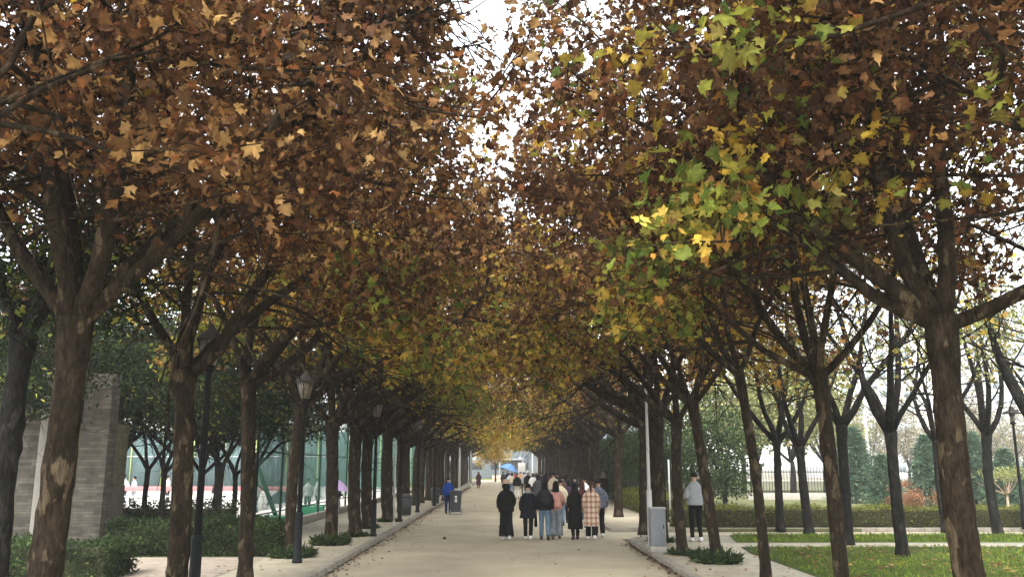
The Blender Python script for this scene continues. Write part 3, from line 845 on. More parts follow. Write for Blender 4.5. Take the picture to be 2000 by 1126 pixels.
# grass tufts at the tree feet
def tuft(seed, r, n=1500):
    rng = np.random.default_rng(seed)
    mb = MB()
    a = rng.uniform(0, 6.283, n); q = np.sqrt(rng.random(n)) * r
    P = np.stack([q * np.cos(a), q * np.sin(a), np.zeros(n)], 1)
    c = pick(rng, 'green', n) * .95
    out = np.stack([np.cos(a), np.sin(a), np.zeros(n)], 1) * (.15 + .6 * q / r)[:, None]
    add_leaves(mb, rng, P, c, .24, 'blade', droop=-1.3, bend=.7, fold=.05, up=out)
    return mb.mesh('grass_tuft')
TUFT = [tuft(700, .44), tuft(701, .40), tuft(702, .3, 900)]
tufts = [(581, 20.35, 0, 'big dark grass tuft round the second lamp post and its tree'), (652, 23.5, 0, 'round dark grass tuft under the tree beyond the second lamp post'),
         (1392, 19.1, 0, 'big dark grass tuft under the leaning tree on the right pavement'), (699, 26.2, 2, 'thin grass tuft under the tree left of the third lamp post'),
         (722, 29.5, 2, 'thin grass tuft under the tree behind the third lamp post'), (760, 33, 2, 'thin grass tuft under the tree by the pale thin pole'),
         (1330, 20.8, 2, 'sparse grass tuft under the tree by the grey cabinet'), (1287, 24.2, 2, 'sparse grass tuft under the tree behind the grey cabinet')]
for px, Y, k, lab in tufts:
    o = link('grass_tuft', TUFT[k], M_EVER); o.location = (lat(px, Y), Y, PAVE)
    tag(o, lab, 'grass tuft', 'grass tufts at the feet of the avenue trees')
    if k == 2: o.scale = (1, 1, .5)

# ------------------------------------------------------------------ street furniture
M_BLACK = mat('black_paint', (0.007, 0.008, 0.009), .7, spec=.12)
M_WHITEP = mat('white_paint', (0.48, 0.48, 0.46), .5, var=.05, scale=5)
M_GLASS = mat('frosted_lantern', (0.15, 0.13, 0.10), .35, var=.1, scale=10)
M_GREYM = mat('grey_cabinet_paint', (0.17, 0.18, 0.19), .55, var=.12, scale=5)
M_CONC = mat('plinth_concrete', (.30, .28, .24), .9, var=.2, scale=6)
def lamp_parts():
    base = MB(); base.loft([(0, 0, 0, .11, .11), (0, 0, .06, .11, .11), (0, 0, .08, .085, .085), (0, 0, .95, .075, .075), (0, 0, 1.0, .085, .085), (0, 0, 1.04, .06, .06)], 14)
    pole = MB(); pole.loft([(0, 0, 1.0, .055, .055), (0, 0, 3.3, .042, .042), (0, 0, 3.34, .07, .07), (0, 0, 3.42, .09, .09)], 12)
    gl = MB(); gl.loft([(0, 0, 3.42, .10, .10), (0, 0, 3.6, .15, .15), (0, 0, 3.78, .19, .19)], 8)
    cap = MB(); cap.loft([(0, 0, 3.78, .23, .23), (0, 0, 3.81, .22, .22), (0, 0, 3.93, .09, .09), (0, 0, 3.97, .05, .05), (0, 0, 4.05, .012, .012)], 8)
    bars = MB()
    for k in range(8):
        a = k * math.pi / 4
        bars.tube([(.10 * math.cos(a), .10 * math.sin(a), 3.42), (.195 * math.cos(a), .195 * math.sin(a), 3.79)], .008, 4)
    return [('base', base.mesh('base'), M_BLACK), ('pole', pole.mesh('pole', True), M_BLACK), ('lantern', gl.mesh('lantern'), M_GLASS), ('cap', cap.mesh('cap'), mat('lantern_cap', (.035, .03, .026), .7)), ('lantern_frame', bars.mesh('lantern_frame'), M_BLACK)]
LP = lamp_parts()
def lamp(x, y, lab):
    r = thing('street_lamp', lab, 'street lamp', (x, y, PAVE), 0, 'black lamp posts along the left pavement')
    for nm, me, m in LP: link(nm, me, m, r)
lamp(lat(395, 12.7), 12.7, 'nearest black lamp post with frosted lantern, left of the very dark trunk')
lamp(lat(589, 19.1), 19.1, 'black lamp post standing in the grass tuft, second from the camera')
lamp(lat(733, 26.2), 26.2, 'black lamp post by the kerb, third from the camera')
for i, (px, y) in enumerate([(783, 33), (817, 39.6), (849, 46.2), (866, 53), (877, 59.5)]):
    lamp(lat(px, y), y, 'black lamp post in the left row, %s from the camera' % ORD[3 + i])
# lamp with a hat-shaped top on the far right
r = thing('street_lamp', 'dark lamp post with wide hat-shaped top at the far right by the hedge', 'street lamp', (lat(1988, 29.2), 29.2, .1))
mb = MB(); mb.loft([(0, 0, 0, .09, .09), (0, 0, .8, .07, .07), (0, 0, .85, .05, .05), (0, 0, 3.35, .04, .04), (0, 0, 3.4, .10, .10), (0, 0, 3.45, .08, .08)], 12); mb.build('pole', M_BLACK, r, True)
mb = MB(); mb.loft([(0, 0, 3.45, .06, .06), (0, 0, 3.72, .10, .10)], 10); mb.build('lantern', M_GLASS, r)
mb = MB(); mb.loft([(0, 0, 3.72, .30, .30), (0, 0, 3.75, .29, .29), (0, 0, 3.84, .12, .12), (0, 0, 3.98, .03, .03)], 14); mb.build('cap', mat('lantern_cap', (0, 0, 0)), r)

def pole(label, x, y, z0, h, r0, r1, m, name='pole', group=None, sleeve=None, lean=0):
    r = thing(name, label, 'pole', (x, y, z0), 0, group)
    mb = MB(); mb.loft([(0, 0, 0, r0, r0), (lean * .5, 0, h * .5, (r0 + r1) / 2, (r0 + r1) / 2), (lean, 0, h, r1, r1)], 10); mb.build('shaft', m, r, True)
    mb = MB(); mb.loft([(0, 0, 0, r0 * 1.8, r0 * 1.8), (0, 0, .05, r0 * 1.8, r0 * 1.8), (0, 0, .07, r0 * 1.3, r0 * 1.3), (0, 0, sleeve or .2, r0 * 1.25, r0 * 1.25)], 10); mb.build('foot', m, r, True)
    return r
pole('tall white pole just behind the grey cabinet', lat(1266, 22.6), 22.6, PAVE, 4.2, .05, .03, M_WHITEP, 'white_pole', sleeve=1.4)
pole('left one of two thin white posts behind the clipped hedge', lat(1306, 33), 33, .1, 2.25, .03, .03, M_WHITEP, 'thin_post', 'pair of thin white posts')
pole('right one of two thin white posts behind the clipped hedge', lat(1312.5, 33), 33, .1, 2.1, .03, .03, M_WHITEP, 'thin_post', 'pair of thin white posts')
pole('thin pale pole at the left kerb beyond the third lamp post', lat(772, 30.4), 30.4, PAVE, 2.9, .028, .028, mat('pale_metal', (.4, .38, .34), .5), 'thin_post')
for i, (px, Y) in enumerate([(1131, 62), (1106, 80), (1086, 98)]):
    pole(['white pole among the far trunks on the right, nearest of three', 'white pole among the far trunks on the right, middle of three', 'white pole among the far trunks on the right, farthest of three'][i],
         lat(px, Y), Y, PAVE, 4.4, .07, .05, M_WHITEP, 'white_pole', 'white poles in the right tree row')
pole('white lamp mast at the far end of the avenue', lat(1040, 128), 128, 0, 5.2, .12, .07, M_WHITEP, 'white_pole')
pole('very tall white lamp mast beyond the iron fence', lat(1697, 72), 72, 0, 9.5, .17, .10, M_WHITEP, 'lamp_mast')
for i, (px, Y) in enumerate([(826, 60), (846, 66), (898, 76), (920, 95)]):
    pole('pale pole beside the far left trunks, %s from the camera' % ORD[i], lat(px, Y), Y, .02, 5.0, .10, .08, M_WHITEP, 'white_pole', 'pale poles beyond the left tree row')

# grey cabinet
cx = lat(1281, 21.4)
r = thing('utility_cabinet', 'grey metal utility cabinet on concrete plinth at the right kerb', 'cabinet', (cx, 21.5, PAVE), rad(2))
mb = MB(); mb.box((0, 0, .06), (.40, .36, .14), 0, .01); mb.build('plinth', M_CONC, r)
mb = MB(); mb.box((0, 0, .56), (.36, .32, .86), 0, .012); mb.build('body', M_GREYM, r)
mb = MB(); mb.box((0, 0, 1.005), (.39, .35, .035), 0, .01); mb.build('top', mat('cabinet_top', (.36, .36, .34), .6, var=.15), r)
mb = MB(); mb.box((0, -.165, .56), (.32, .012, .80), 0, .004); d = mb.build('door', M_GREYM, r)
mb = MB(); mb.box((.12, -.176, .58), (.02, .014, .10), 0, .004); mb.build('handle', M_BLACK, d)

# litter bins on the left pavement
def bin_thing(px, Y, label):
    r = thing('litter_bin', label, 'bin', (lat(px, Y), Y, PAVE), 0, 'dark litter bins on the left pavement')
    mb = MB(); mb.loft([(0, 0, .05, .2, .2), (0, 0, .75, .24, .24)], 14); mb.build('body', mat('bin_plastic', (.025, .027, .028), .6), r)
    mb = MB(); mb.loft([(0, 0, .76, .26, .26), (0, 0, .81, .25, .25), (0, 0, .9, .1, .1)], 14); mb.build('lid', mat('bin_lid', (.04, .04, .04), .5), r)
    mb = MB(); mb.box((0, 0, .03), (.3, .3, .05), 0, .01); mb.build('foot', M_CONC, r)
bin_thing(795, 36.5, 'dark litter bin under the trees before the fourth lamp post')
bin_thing(851, 48, 'dark litter bin beside the worker in blue')

# wheeled bin pulled by the worker
by = 40.2; bx = lat(891, by)
r = thing('wheeled_bin', 'dark grey wheeled bin pulled along the road by the worker in blue', 'bin', (bx, by, 0), rad(4))
M_BIN = mat('wheelie_plastic', (.045, .05, .055), .5, var=.15, scale=6)
mb = MB(); mb.loft([(0, 0, .12, .22, .24), (0, 0, .18, .225, .25), (0, 0, .92, .27, .32), (0, 0, .96, .29, .34)], 16, p=.35); mb.build('body', M_BIN, r)
mb = MB(); mb.loft([(0, 0, .962, .30, .35), (0, 0, 1.0, .30, .35), (0, 0, 1.05, .22, .27)], 16, p=.35); mb.build('lid', mat('wheelie_lid', (.03, .03, .033), .45), r)
for s in (-1, 1):
    mb = MB(); mb.tube([(s * .235, .16, .1), (s * .29, .16, .1)], .1, 14); mb.build('wheel', M_BLACK, r)
mb = MB(); mb.tube([(-.2, .36, .9), (-.2, .42, .95), (.2, .42, .95), (.2, .36, .9)], .015, 6); mb.build('handle', M_BLACK, r)
mb = MB(); mb.tube([(-.29, -.27, .05), (.29, -.27, .05)], .02, 6); mb.tube([(-.27, -.24, .05), (-.23, -.2, .2)], .012, 5); mb.tube([(.27, -.24, .05), (.23, -.2, .2)], .012, 5); mb.build('rail', mat('pale_metal', (0, 0, 0)), r)
mb = MB()
a = np.arange(16) * 2 * math.pi / 16
for (cz, rr) in ((.76, .055), (.645, .05)):
    yy = -.300 if cz > .7 else -.291
    mb.add(np.concatenate([np.stack([rr * np.cos(a), np.full(16, yy), cz + rr * np.sin(a)], 1), np.stack([rr * np.cos(a), np.full(16, yy - .012), cz + rr * np.sin(a)], 1)]),
           [np.array([[16 + k for k in range(16)]]), np.array([[k, (k + 1) % 16, 16 + (k + 1) % 16, 16 + k] for k in range(16)])])
mb.box((0, -.295, .575), (.11, .02, .06), 0, .004)
mb.build('emblem', mat('emblem_white', (.55, .55, .55), .6), r)

# tiny dark lump on the road
rng_ = np.random.default_rng(3)
mb = MB(); p = g(868, 1052)
mb.loft([(0, 0, .0, .02, .02), (0, 0, .015, .045, .04), (0, 0, .04, .05, .045), (.01, 0, .06, .03, .03), (.012, 0, .075, .012, .014)], 10)
o = mb.build('dropped_scrap', mat('scrap_dark', (.02, .018, .016), .9), None, True); o.location = (p.x, p.y, 0.001)
tag(o, 'tiny dark crumpled scrap lying alone on the road', 'litter')

# ------------------------------------------------------------------ left: stone building
def brick_mat(name, c1, c2, cm, w, h, mort=.012, off=.5):
    m = bpy.data.materials.new(name); m.use_nodes = True
    n, l = m.node_tree.nodes, m.node_tree.links
    b = n['Principled BSDF']; b.inputs['Roughness'].default_value = .9
    tc = n.new('ShaderNodeTexCoord'); sp = n.new('ShaderNodeSeparateXYZ'); cb = n.new('ShaderNodeCombineXYZ'); ad = n.new('ShaderNodeMath')
    l.new(tc.outputs['Object'], sp.inputs[0]); l.new(sp.outputs[0], ad.inputs[0]); l.new(sp.outputs[1], ad.inputs[1])
    l.new(ad.outputs[0], cb.inputs[0]); l.new(sp.outputs[2], cb.inputs[1])
    br = n.new('ShaderNodeTexBrick'); br.inputs['Scale'].default_value = 1
    br.inputs['Brick Width'].default_value = w; br.inputs['Row Height'].default_value = h; br.inputs['Mortar Size'].default_value = mort
    br.inputs['Color1'].default_value = (*c1, 1); br.inputs['Color2'].default_value = (*c2, 1); br.inputs['Mortar'].default_value = (*cm, 1)
    br.offset = off
    l.new(cb.outputs[0], br.inputs['Vector'])
    nz = n.new('ShaderNodeTexNoise'); nz.inputs['Scale'].default_value = 4; nz.inputs['Detail'].default_value = 6; l.new(cb.outputs[0], nz.inputs['Vector'])
    mr = n.new('ShaderNodeMapRange'); mr.inputs[1].default_value = .3; mr.inputs[2].default_value = .7; mr.inputs[3].default_value = .65; mr.inputs[4].default_value = 1.3
    l.new(nz.outputs['Fac'], mr.inputs[0])
    vm = n.new('ShaderNodeVectorMath'); vm.operation = 'SCALE'
    l.new(br.outputs['Color'], vm.inputs[0]); l.new(mr.outputs[0], vm.inputs['Scale']); l.new(vm.outputs[0], b.inputs['Base Color'])
    bp = n.new('ShaderNodeBump'); bp.inputs['Strength'].default_value = .6; bp.inputs['Distance'].default_value = .02
    l.new(br.outputs['Fac'], bp.inputs['Height']); bp.invert = True; l.new(bp.outputs[0], b.inputs['Normal'])
    return m
M_STONE = brick_mat('stacked_stone', (.125, .11, .085), (.06, .053, .042), (.06, .053, .042), .55, .075, .006)
M_TILE = brick_mat('yellowish_tile', (.13, .115, .066), (.12, .105, .062), (.085, .075, .05), .3, .12, .008)
fy = 22.6
X = lambda px: lat(px, fy)
r = thing('stone_building', 'small stone-clad building with a dark window slot behind the left trees', 'building', (X(150), fy, 0.1))
ox = X(150)
def wall(name, x0, x1, y0, y1, z0, z1, m, bev=.01):
    mb = MB(); mb.box(((x0 + x1) / 2 - ox, (y0 + y1) / 2 - fy, (z0 + z1) / 2 - .1), (x1 - x0, y1 - y0, z1 - z0), 0, bev)
    return mb.build(name, m, r)
wall('corner_pier', X(152), X(206), fy, fy + .5, .1, 4.45, M_STONE)
wall('front_wall', X(-70), X(74), fy + .1, fy + 4, .1, 4.3, M_STONE)
wall('wall_below_window', X(93), X(152) - .003, fy + .05, fy + 1.1, .1, 1.55, M_STONE)
wall('wall_above_window', X(93), X(152) - .003, fy + .05, fy + 1.1, 4.0, 4.35, M_STONE)
w_ = wall('window', X(93), X(152) - .003, fy + .55, fy + .6, 1.55, 4.0, mat('dark_window', (.012, .012, .012), .15, spec=.6))
wall('window_frame', X(140), X(144), fy + .45, fy + .55, 1.55, 4.0, mat('window_metal', (.10, .09, .075), .5))
wall('pilaster', X(75), X(92.5), fy - .12, fy + 1, .1, 4.62, mat('pale_render', (.26, .245, .21), .85, var=.15, scale=3))
wall('side_wall', X(206) - 1.2, X(206) - .03, fy + .503, fy + 1.35, .1, 1.62, mat('grey_render', (.085, .075, .06), .9, var=.2, scale=2.5, bump=.3))
wall('side_wall_tiled', X(206) - 1.2, X(206) - .045, fy + .503, fy + 1.34, 1.623, 3.2, M_TILE)
wall('roof', X(-70), X(74) - .02, fy + .2, fy + 4.0, 4.31, 4.45, mat('roof_slab', (.25, .24, .22), .9, var=.2))

# ------------------------------------------------------------------ left: court
M_GRNP = mat('green_fence_paint', (.015, .06, .04), .5)
def net_mat(name, col, alpha):
    m = bpy.data.materials.new(name); m.use_nodes = True
    n, l = m.node_tree.nodes, m.node_tree.links
    out = n['Material Output']; b = n['Principled BSDF']; b.inputs['Base Color'].default_value = (*col, 1); b.inputs['Roughness'].default_value = .8
    tl = n.new('ShaderNodeBsdfTranslucent'); tl.inputs['Color'].default_value = (*col, 1)
    m1 = n.new('ShaderNodeMixShader'); m1.inputs[0].default_value = .5
    l.new(b.outputs[0], m1.inputs[1]); l.new(tl.outputs[0], m1.inputs[2])
    tr = n.new('ShaderNodeBsdfTransparent')
    m2 = n.new('ShaderNodeMixShader')
    tc = n.new('ShaderNodeTexCoord'); nz = n.new('ShaderNodeTexNoise'); nz.inputs['Scale'].default_value = 1.2; nz.inputs['Detail'].default_value = 4
    l.new(tc.outputs['Object'], nz.inputs['Vector'])
    mr = n.new('ShaderNodeMapRange'); mr.inputs[1].default_value = .3; mr.inputs[2].default_value = .7; mr.inputs[3].default_value = alpha - .12; mr.inputs[4].default_value = alpha + .12
    l.new(nz.outputs['Fac'], mr.inputs[0]); l.new(mr.outputs[0], m2.inputs[0])
    l.new(tr.outputs[0], m2.inputs[1]); l.new(m1.outputs[0], m2.inputs[2]); l.new(m2.outputs[0], out.inputs['Surface'])
    return m
M_NET = net_mat('green_netting', (.11, .235, .19), .45)
M_NETF = net_mat('teal_screen', (.11, .185, .185), .92)
FX = -7.35
r = thing('court_fence', 'tall green net fence along the sports court beside the left pavement', 'fence', (FX, 26.5, .03))
mb = MB(); mb.box((0, 46, .12), (.25, 92, .35), 0, .02); mb.build('base_wall', mat('kerb_stone', (0, 0, 0)), r)
for i in range(24):
    yy = i * 3.0
    mb = MB(); mb.tube([(0, yy, .2), (0, yy, 4.5)], .045, 8); mb.build('post', M_GRNP if i else M_BLACK, r, True)
    if i < 23 and i not in (12, 13):
        mb = MB(); mb.box((0, yy + 1.5, 2.6), (.012, 2.92, 3.7)); mb.build('net_panel', M_NET, r)
        for zz in (.65, 2.5, 4.47):
            mb = MB(); mb.tube([(0, yy + .05, zz), (0, yy + 2.95, zz)], .022, 6); mb.build('rail', M_GRNP, r)
r = thing('court_screen', 'teal windbreak screen on a tall fence at the far side of the court', 'fence', (-30, 86, .03))
for i in range(18):
    xx = -27 + i * 3.0
    mb = MB(); mb.tube([(xx, -.1, 0), (xx, -.1, 5.6)], .07, 8); mb.build('post', mat('yellow_green_post', (.24, .30, .10), .5), r, True)
    if i < 17:
        mb = MB(); mb.box((xx + 1.5, 0, 2.75), (2.9, .02, 5.2)); mb.build('screen_panel', M_NETF, r)
        mb = MB(); mb.tube([(xx, -.06, 3.0), (xx + 3, -.06, 3.0)], .035, 6); mb.build('rail', M_WHITEP, r)
# railing with red top band
ry = 45
r = thing('court_railing', 'low white court railing with a red band along its top', 'railing', (lat(380, ry), ry, .03))
x0, x1 = lat(238, ry) - lat(380, ry), lat(590, ry) - lat(380, ry)
mb = MB(); mb.box(((x0 + x1) / 2, 0, .98), (x1 - x0, .05, .22), 0, .008); mb.build('red_band', mat('red_board', (.34, .14, .14), .6, var=.12, scale=2), r)
for zz in (.25, .6):
    mb = MB(); mb.tube([(x0, 0, zz), (x1, 0, zz)], .03, 6); mb.build('rail', M_WHITEP, r)
k = 0; xx = x0
while xx < x1:
    mb = MB(); mb.tube([(xx, 0, 0), (xx, 0, .9)], .028, 6); mb.build('post', M_WHITEP, r); xx += .9
# slanted green frame (practice stand)
r = thing('slanted_frame', 'green slanted steel frame standing on the court behind the fence', 'court frame', (lat(520, 33), 33, .03))
mb = MB(); mb.box((.35, 0, .15), (1.1, .9, .3), 0, .03); mb.build('base', mat('court_green', (.02, .16, .08), .5, var=.1), r)
mb = MB(); mb.tube([(.45, 0, .3), (-.55, 0, 2.6)], .085, 8); mb.build('main_arm', mat('court_green', (0, 0, 0)), r, True)
mb = MB(); mb.tube([(.1, 0, 1.15), (-.9, 0, 1.75), (-.55, 0, 2.6), (.2, 0, 3.1)], .03, 6); mb.build('brace', mat('court_green', (0, 0, 0)), r, True)
r = thing('green_bench', 'green low bench board behind the net fence by the second lamp post', 'bench', (lat(612, 37), 37, .03))
mb = MB(); mb.box((0, 0, .5), (1.1, .4, .06), 0, .015); mb.build('seat', mat('court_green', (0, 0, 0)), r)
mb = MB(); mb.box((0, -.17, .26), (1.06, .03, .4), 0, .01); mb.build('front_panel', mat('court_green', (0, 0, 0)), r)
for s in (-1, 1):
    mb = MB(); mb.box((s * .48, .1, .24), (.06, .2, .48), 0, .01); mb.build('leg', M_GRNP, r)
r = thing('plastic_crate', 'blue plastic crate on the court beside the very dark trunk', 'crate', (lat(498, 31), 31, .03))
mb = MB(); mb.loft([(0, 0, 0, .24, .18), (0, 0, .03, .25, .19), (0, 0, .34, .28, .21), (0, 0, .36, .30, .23), (0, 0, .39, .30, .23)], 16, p=.3); mb.build('body', mat('blue_plastic', (.04, .12, .25), .45), r)
for s in (-1, 1):
    mb = MB(); mb.box((s * .285, 0, .30), (.03, .14, .04), 0, .008); mb.build('handle', mat('blue_plastic', (0, 0, 0)), r)

# umbrellas
def umbrella(name, label, loc, R, drop, col, shaft=.75, tilt=0, panels=8):
    r = thing(name, label, 'umbrella', loc); r.rotation_euler = (0, tilt, 0)
    mb = MB(); seg = panels * 4; rows = 7
    V = [(0, 0, 0)]
    for i in range(1, rows + 1):
        u = i / rows
        for j in range(seg):
            a = j * 2 * math.pi / seg
            sc = 1 - .10 * u * (1 - abs(math.cos(a * panels / 2)))
            V.append((R * u * sc * math.cos(a), R * u * sc * math.sin(a), -drop * u ** 1.8))
    T = [(0, 1 + j, 1 + (j + 1) % seg) for j in range(seg)]
    Q = [(1 + (i - 1) * seg + j, 1 + i * seg + j, 1 + i * seg + (j + 1) % seg, 1 + (i - 1) * seg + (j + 1) % seg) for i in range(1, rows) for j in range(seg)]
    mb.add(V, [np.array(T), np.array(Q)]); mb.build('canopy', mat('umbrella_' + name + label[:5].replace(' ', ''), col, .6, var=.12, scale=5), r, True)
    mb = MB(); mb.tube([(0, 0, .06), (0, 0, -shaft)], .008, 6); mb.build('shaft', M_BLACK, r)
    mb = MB(); mb.tube([(0, 0, -shaft), (0, 0, -shaft - .06), (.03, 0, -shaft - .1), (.06, 0, -shaft - .07)], .013, 6); mb.build('handle', M_BLACK, r)
    for k in range(panels):
        a = k * 2 * math.pi / panels
        mb = MB(); mb.tube([(R * u * math.cos(a), R * u * math.sin(a), -drop * u ** 1.8 - .008) for u in (0.02, .3, .6, .98)], .004, 4, cap=False); mb.build('rib', M_BLACK, r)
    return r
q = at(660, 936, 38)
umbrella('umbrella', 'lilac umbrella held up behind the net fence', (q.x, 38, q.z), .56, .42, (.50, .36, .62), tilt=rad(8))
q = at(546, 957, 36)
umbrella('umbrella', 'dark grey umbrella low behind the hedge and net fence', (q.x, 36, q.z), .62, .5, (.09, .11, .12), .6, tilt=rad(-10))
q = at(997, 905, 88)
umbrella('umbrella', 'sky-blue umbrella over the farthest walkers on the road', (q.x, 88, q.z), .95, .6, (.16, .34, .70), .95, tilt=rad(18))

# ------------------------------------------------------------------ right: iron fence, tower, far building
r = thing('iron_fence', 'black spiked iron fence on a low wall behind the shrubs', 'fence', (lat(1465, 55), 55, .02))
mb = MB(); mb.box((18, 0, .22), (36.5, .3, .5), 0, .02); mb.build('low_wall', M_CONC, r)
for i in range(13):
    xx = i * 3.0
    mb = MB(); mb.tube([(xx, 0, .4), (xx, 0, 2.15)], .045, 6); mb.build('post', M_BLACK, r)
    if i < 12:
        mb = MB()
        for zz in (.6, 1.75): mb.box((xx + 1.5, 0, zz), (2.9, .03, .05))
        for k in range(15):
            bx_ = xx + .2 + k * .187
            mb.tube([(bx_, 0, .5), (bx_, 0, 1.95), (bx_, 0, 2.12)], [.014, .014, .002], 4)
        mb.build('panel', M_BLACK, r)
def building(name, label, x0, x1, y0, y1, h, wallm, nx, nz, winm, wx=.55, wz=.6, z0=.6):
    r = thing(name, label, 'building', ((x0 + x1) / 2, y0, 0))
    mb = MB(); mb.box((0, (y1 - y0) / 2, h / 2), (x1 - x0, y1 - y0, h), 0, .05); mb.build('wall', wallm, r)
    dx, dz = (x1 - x0) / nx, (h - z0) / nz
    for i in range(nx):
        for k in range(nz):
            mb = MB(); mb.box((x0 - (x0 + x1) / 2 + dx * (i + .5), -.02, z0 + dz * (k + .5)), (dx * wx, .10, dz * wz)); mb.build('window', winm, r)
    mb = MB(); mb.box((0, (y1 - y0) / 2, h + .15), (x1 - x0 + .6, y1 - y0 + .6, .3), 0, .05); mb.build('roof', wallm, r)
    return r
M_TOWER = mat('tower_render', (.55, .56, .57), .8, var=.05)
M_WIN = mat('tower_glass', (.22, .27, .30), .2, spec=.6)
building('tower_block', 'pale hazy tower block far beyond the iron fence', lat(1625, 150), lat(1800, 150), 150, 165, 38, M_TOWER, 7, 12, M_WIN)
building('tower_block', 'second hazy tower block farther right behind the misty trees', lat(1950, 180), lat(2150, 180), 180, 195, 34, M_TOWER, 7, 10, M_WIN)
r = building('long_building', 'grey-blue low building closing the far end of the avenue', -28, 30, 158, 175, 9.5, mat('grey_blue_wall', (.10, .118, .122), .8, var=.08, scale=.4), 14, 2, mat('blue_grey_glass', (.055, .07, .08), .25, spec=.6), .6, .55)
mb = MB(); mb.box((lat(935, 156) * 0 + 1.2 - 1, -1.0, 3.3), (4.5, 2.0, .3), 0, .03); mb.build('canopy', mat('pale_grey_paint', (.2, .21, .21), .7), r)
for sx in (-1.8, 2.2):
    mb = MB(); mb.box((sx, -1.7, 1.6), (.25, .25, 3.1), 0, .02); mb.build('column', mat('pale_grey_paint', (0, 0, 0)), r)
r = thing('notice_board', 'small white notice board at the far end of the road', 'sign', (lat(1019, 120), 120, 0))
mb = MB(); mb.box((0, 0, 1.95), (1.0, .06, 1.25), 0, .02); mb.build('panel', M_WHITEP, r)
for s in (-1, 1):
    mb = MB(); mb.tube([(s * .4, .05, 0), (s * .4, .05, 1.8)], .04, 6); mb.build('post', M_WHITEP, r)
r = thing('gateway', 'orange and white gateway right at the far end of the avenue', 'gate', (lat(1066, 122), 122, 0))
M_OR = mat('orange_paint', (.45, .20, .06), .6)
for s in (-1, 1):
    mb = MB(); mb.box((s * .75, 0, 1.6), (.35, .35, 3.2), 0, .03); mb.build('pillar', M_WHITEP, r)
mb = MB(); mb.box((0, 0, 3.35), (2.4, .4, .3), 0, .03); mb.build('lintel', M_OR, r)
mb = MB(); mb.box((-1.05, 0, 1.6), (.2, .3, 3.2), 0, .02); mb.build('frame', M_OR, r)
r = thing('planter_box', 'long pinkish planter edge beside the far lawn', 'planter', (lat(995, 142), 142, 0))
mb = MB(); mb.box((0, 0, .35), (5.5, .8, .7), 0, .04); mb.build('trough', mat('pinkish_stone', (.42, .30, .26), .85, var=.1), r)
mb = MB(); mb.box((0, 0, .72), (5.3, .6, .06), 0, .01); mb.build('soil', mat('bed_soil', (0, 0, 0)), r)
place_tree('small_tree', (stems(801, 5.6, .11, 8, .8, .4), clump_crown(800, [(0, 0, 4.6, 2.6, 2.4, 1.9), (-1.2, 0, 3.5, 2.2, 1.8, 1.2)], 5000, 'yellow', .22, kind='kite', clumps=90, crad=.4)),
           (lat(968, 124), 124, 0), 0, 'small yellow tree with thin bare stem at the end of the avenue')

# ------------------------------------------------------------------ people
M_SKIN = mat('skin', (.42, .26, .18), .6, var=.06, scale=20)
M_FACE = mat('face_features', (.10, .045, .04), .6)
def cloth(name, col, var=.12, scale=14): return mat('cloth_' + name, col, .95, var=var, scale=scale, bump=.25, bscale=60, spec=.06)
def plaid():
    m = bpy.data.materials.new('cloth_plaid'); m.use_nodes = True
    n, l = m.node_tree.nodes, m.node_tree.links
    b = n['Principled BSDF']; b.inputs['Roughness'].default_value = .95
    tc = n.new('ShaderNodeTexCoord'); sp = n.new('ShaderNodeSeparateXYZ'); l.new(tc.outputs['Object'], sp.inputs[0])
    def stripes(sock, per, ph, w):
        a = n.new('ShaderNodeMath'); a.operation = 'MULTIPLY_ADD'; a.inputs[1].default_value = 1 / per; a.inputs[2].default_value = ph; l.new(sock, a.inputs[0])
        f = n.new('ShaderNodeMath'); f.operation = 'FRACT'; l.new(a.outputs[0], f.inputs[0])
        t = n.new('ShaderNodeMath'); t.operation = 'LESS_THAN'; t.inputs[1].default_value = w; l.new(f.outputs[0], t.inputs[0])
        return t.outputs[0]
    sx, sz = stripes(sp.outputs[0], .135, .2, .42), stripes(sp.outputs[2], .155, .1, .42)
    ad = n.new('ShaderNodeMath'); ad.operation = 'ADD'; l.new(sx, ad.inputs[0]); l.new(sz, ad.inputs[1])
    h = n.new('ShaderNodeMath'); h.operation = 'MULTIPLY'; h.inputs[1].default_value = .5; l.new(ad.outputs[0], h.inputs[0])
    r = n.new('ShaderNodeValToRGB'); r.color_ramp.interpolation = 'CONSTANT'
    e = r.color_ramp.elements; e[0].position = 0; e[0].color = (.52, .43, .33, 1); e[1].position = .25; e[1].color = (.36, .22, .15, 1)
    e2 = e.new(.75); e2.color = (.22, .10, .07, 1)
    l.new(h.outputs[0], r.inputs[0]); l.new(r.outputs[0], b.inputs['Base Color'])
    return m
CL = dict(black=cloth('black', (.006, .006, .0065)), navy=cloth('navy', (.007, .008, .012)), dgrey=cloth('dark_grey', (.035, .036, .04)), grey=cloth('grey', (.26, .27, .28)),
          white=cloth('white', (.62, .62, .60), .05), cream=cloth('cream', (.48, .42, .30)), pink=cloth('pink', (.42, .22, .19)), blue=cloth('work_blue', (.012, .045, .22)),
          dblue=cloth('dark_blue', (.012, .03, .11)), jeans=cloth('jeans', (.10, .15, .21), .25, 9), palej=cloth('grey_jeans', (.20, .22, .24), .35, 9), brown=cloth('brown', (.10, .06, .045)),
          red=cloth('red', (.40, .05, .05)), maroon=cloth('maroon', (.07, .025, .03)), purple=cloth('purple_black', (.035, .022, .035)), orange=cloth('orange', (.45, .22, .06)),
          beige=cloth('beige', (.42, .30, .22)), fur=cloth('fur', (.12, .095, .075), .4, 30), plaid=plaid(), lightblue=cloth('light_blue', (.35, .42, .52)), quilt=cloth('quilted', (.09, .10, .13), .5, 12))
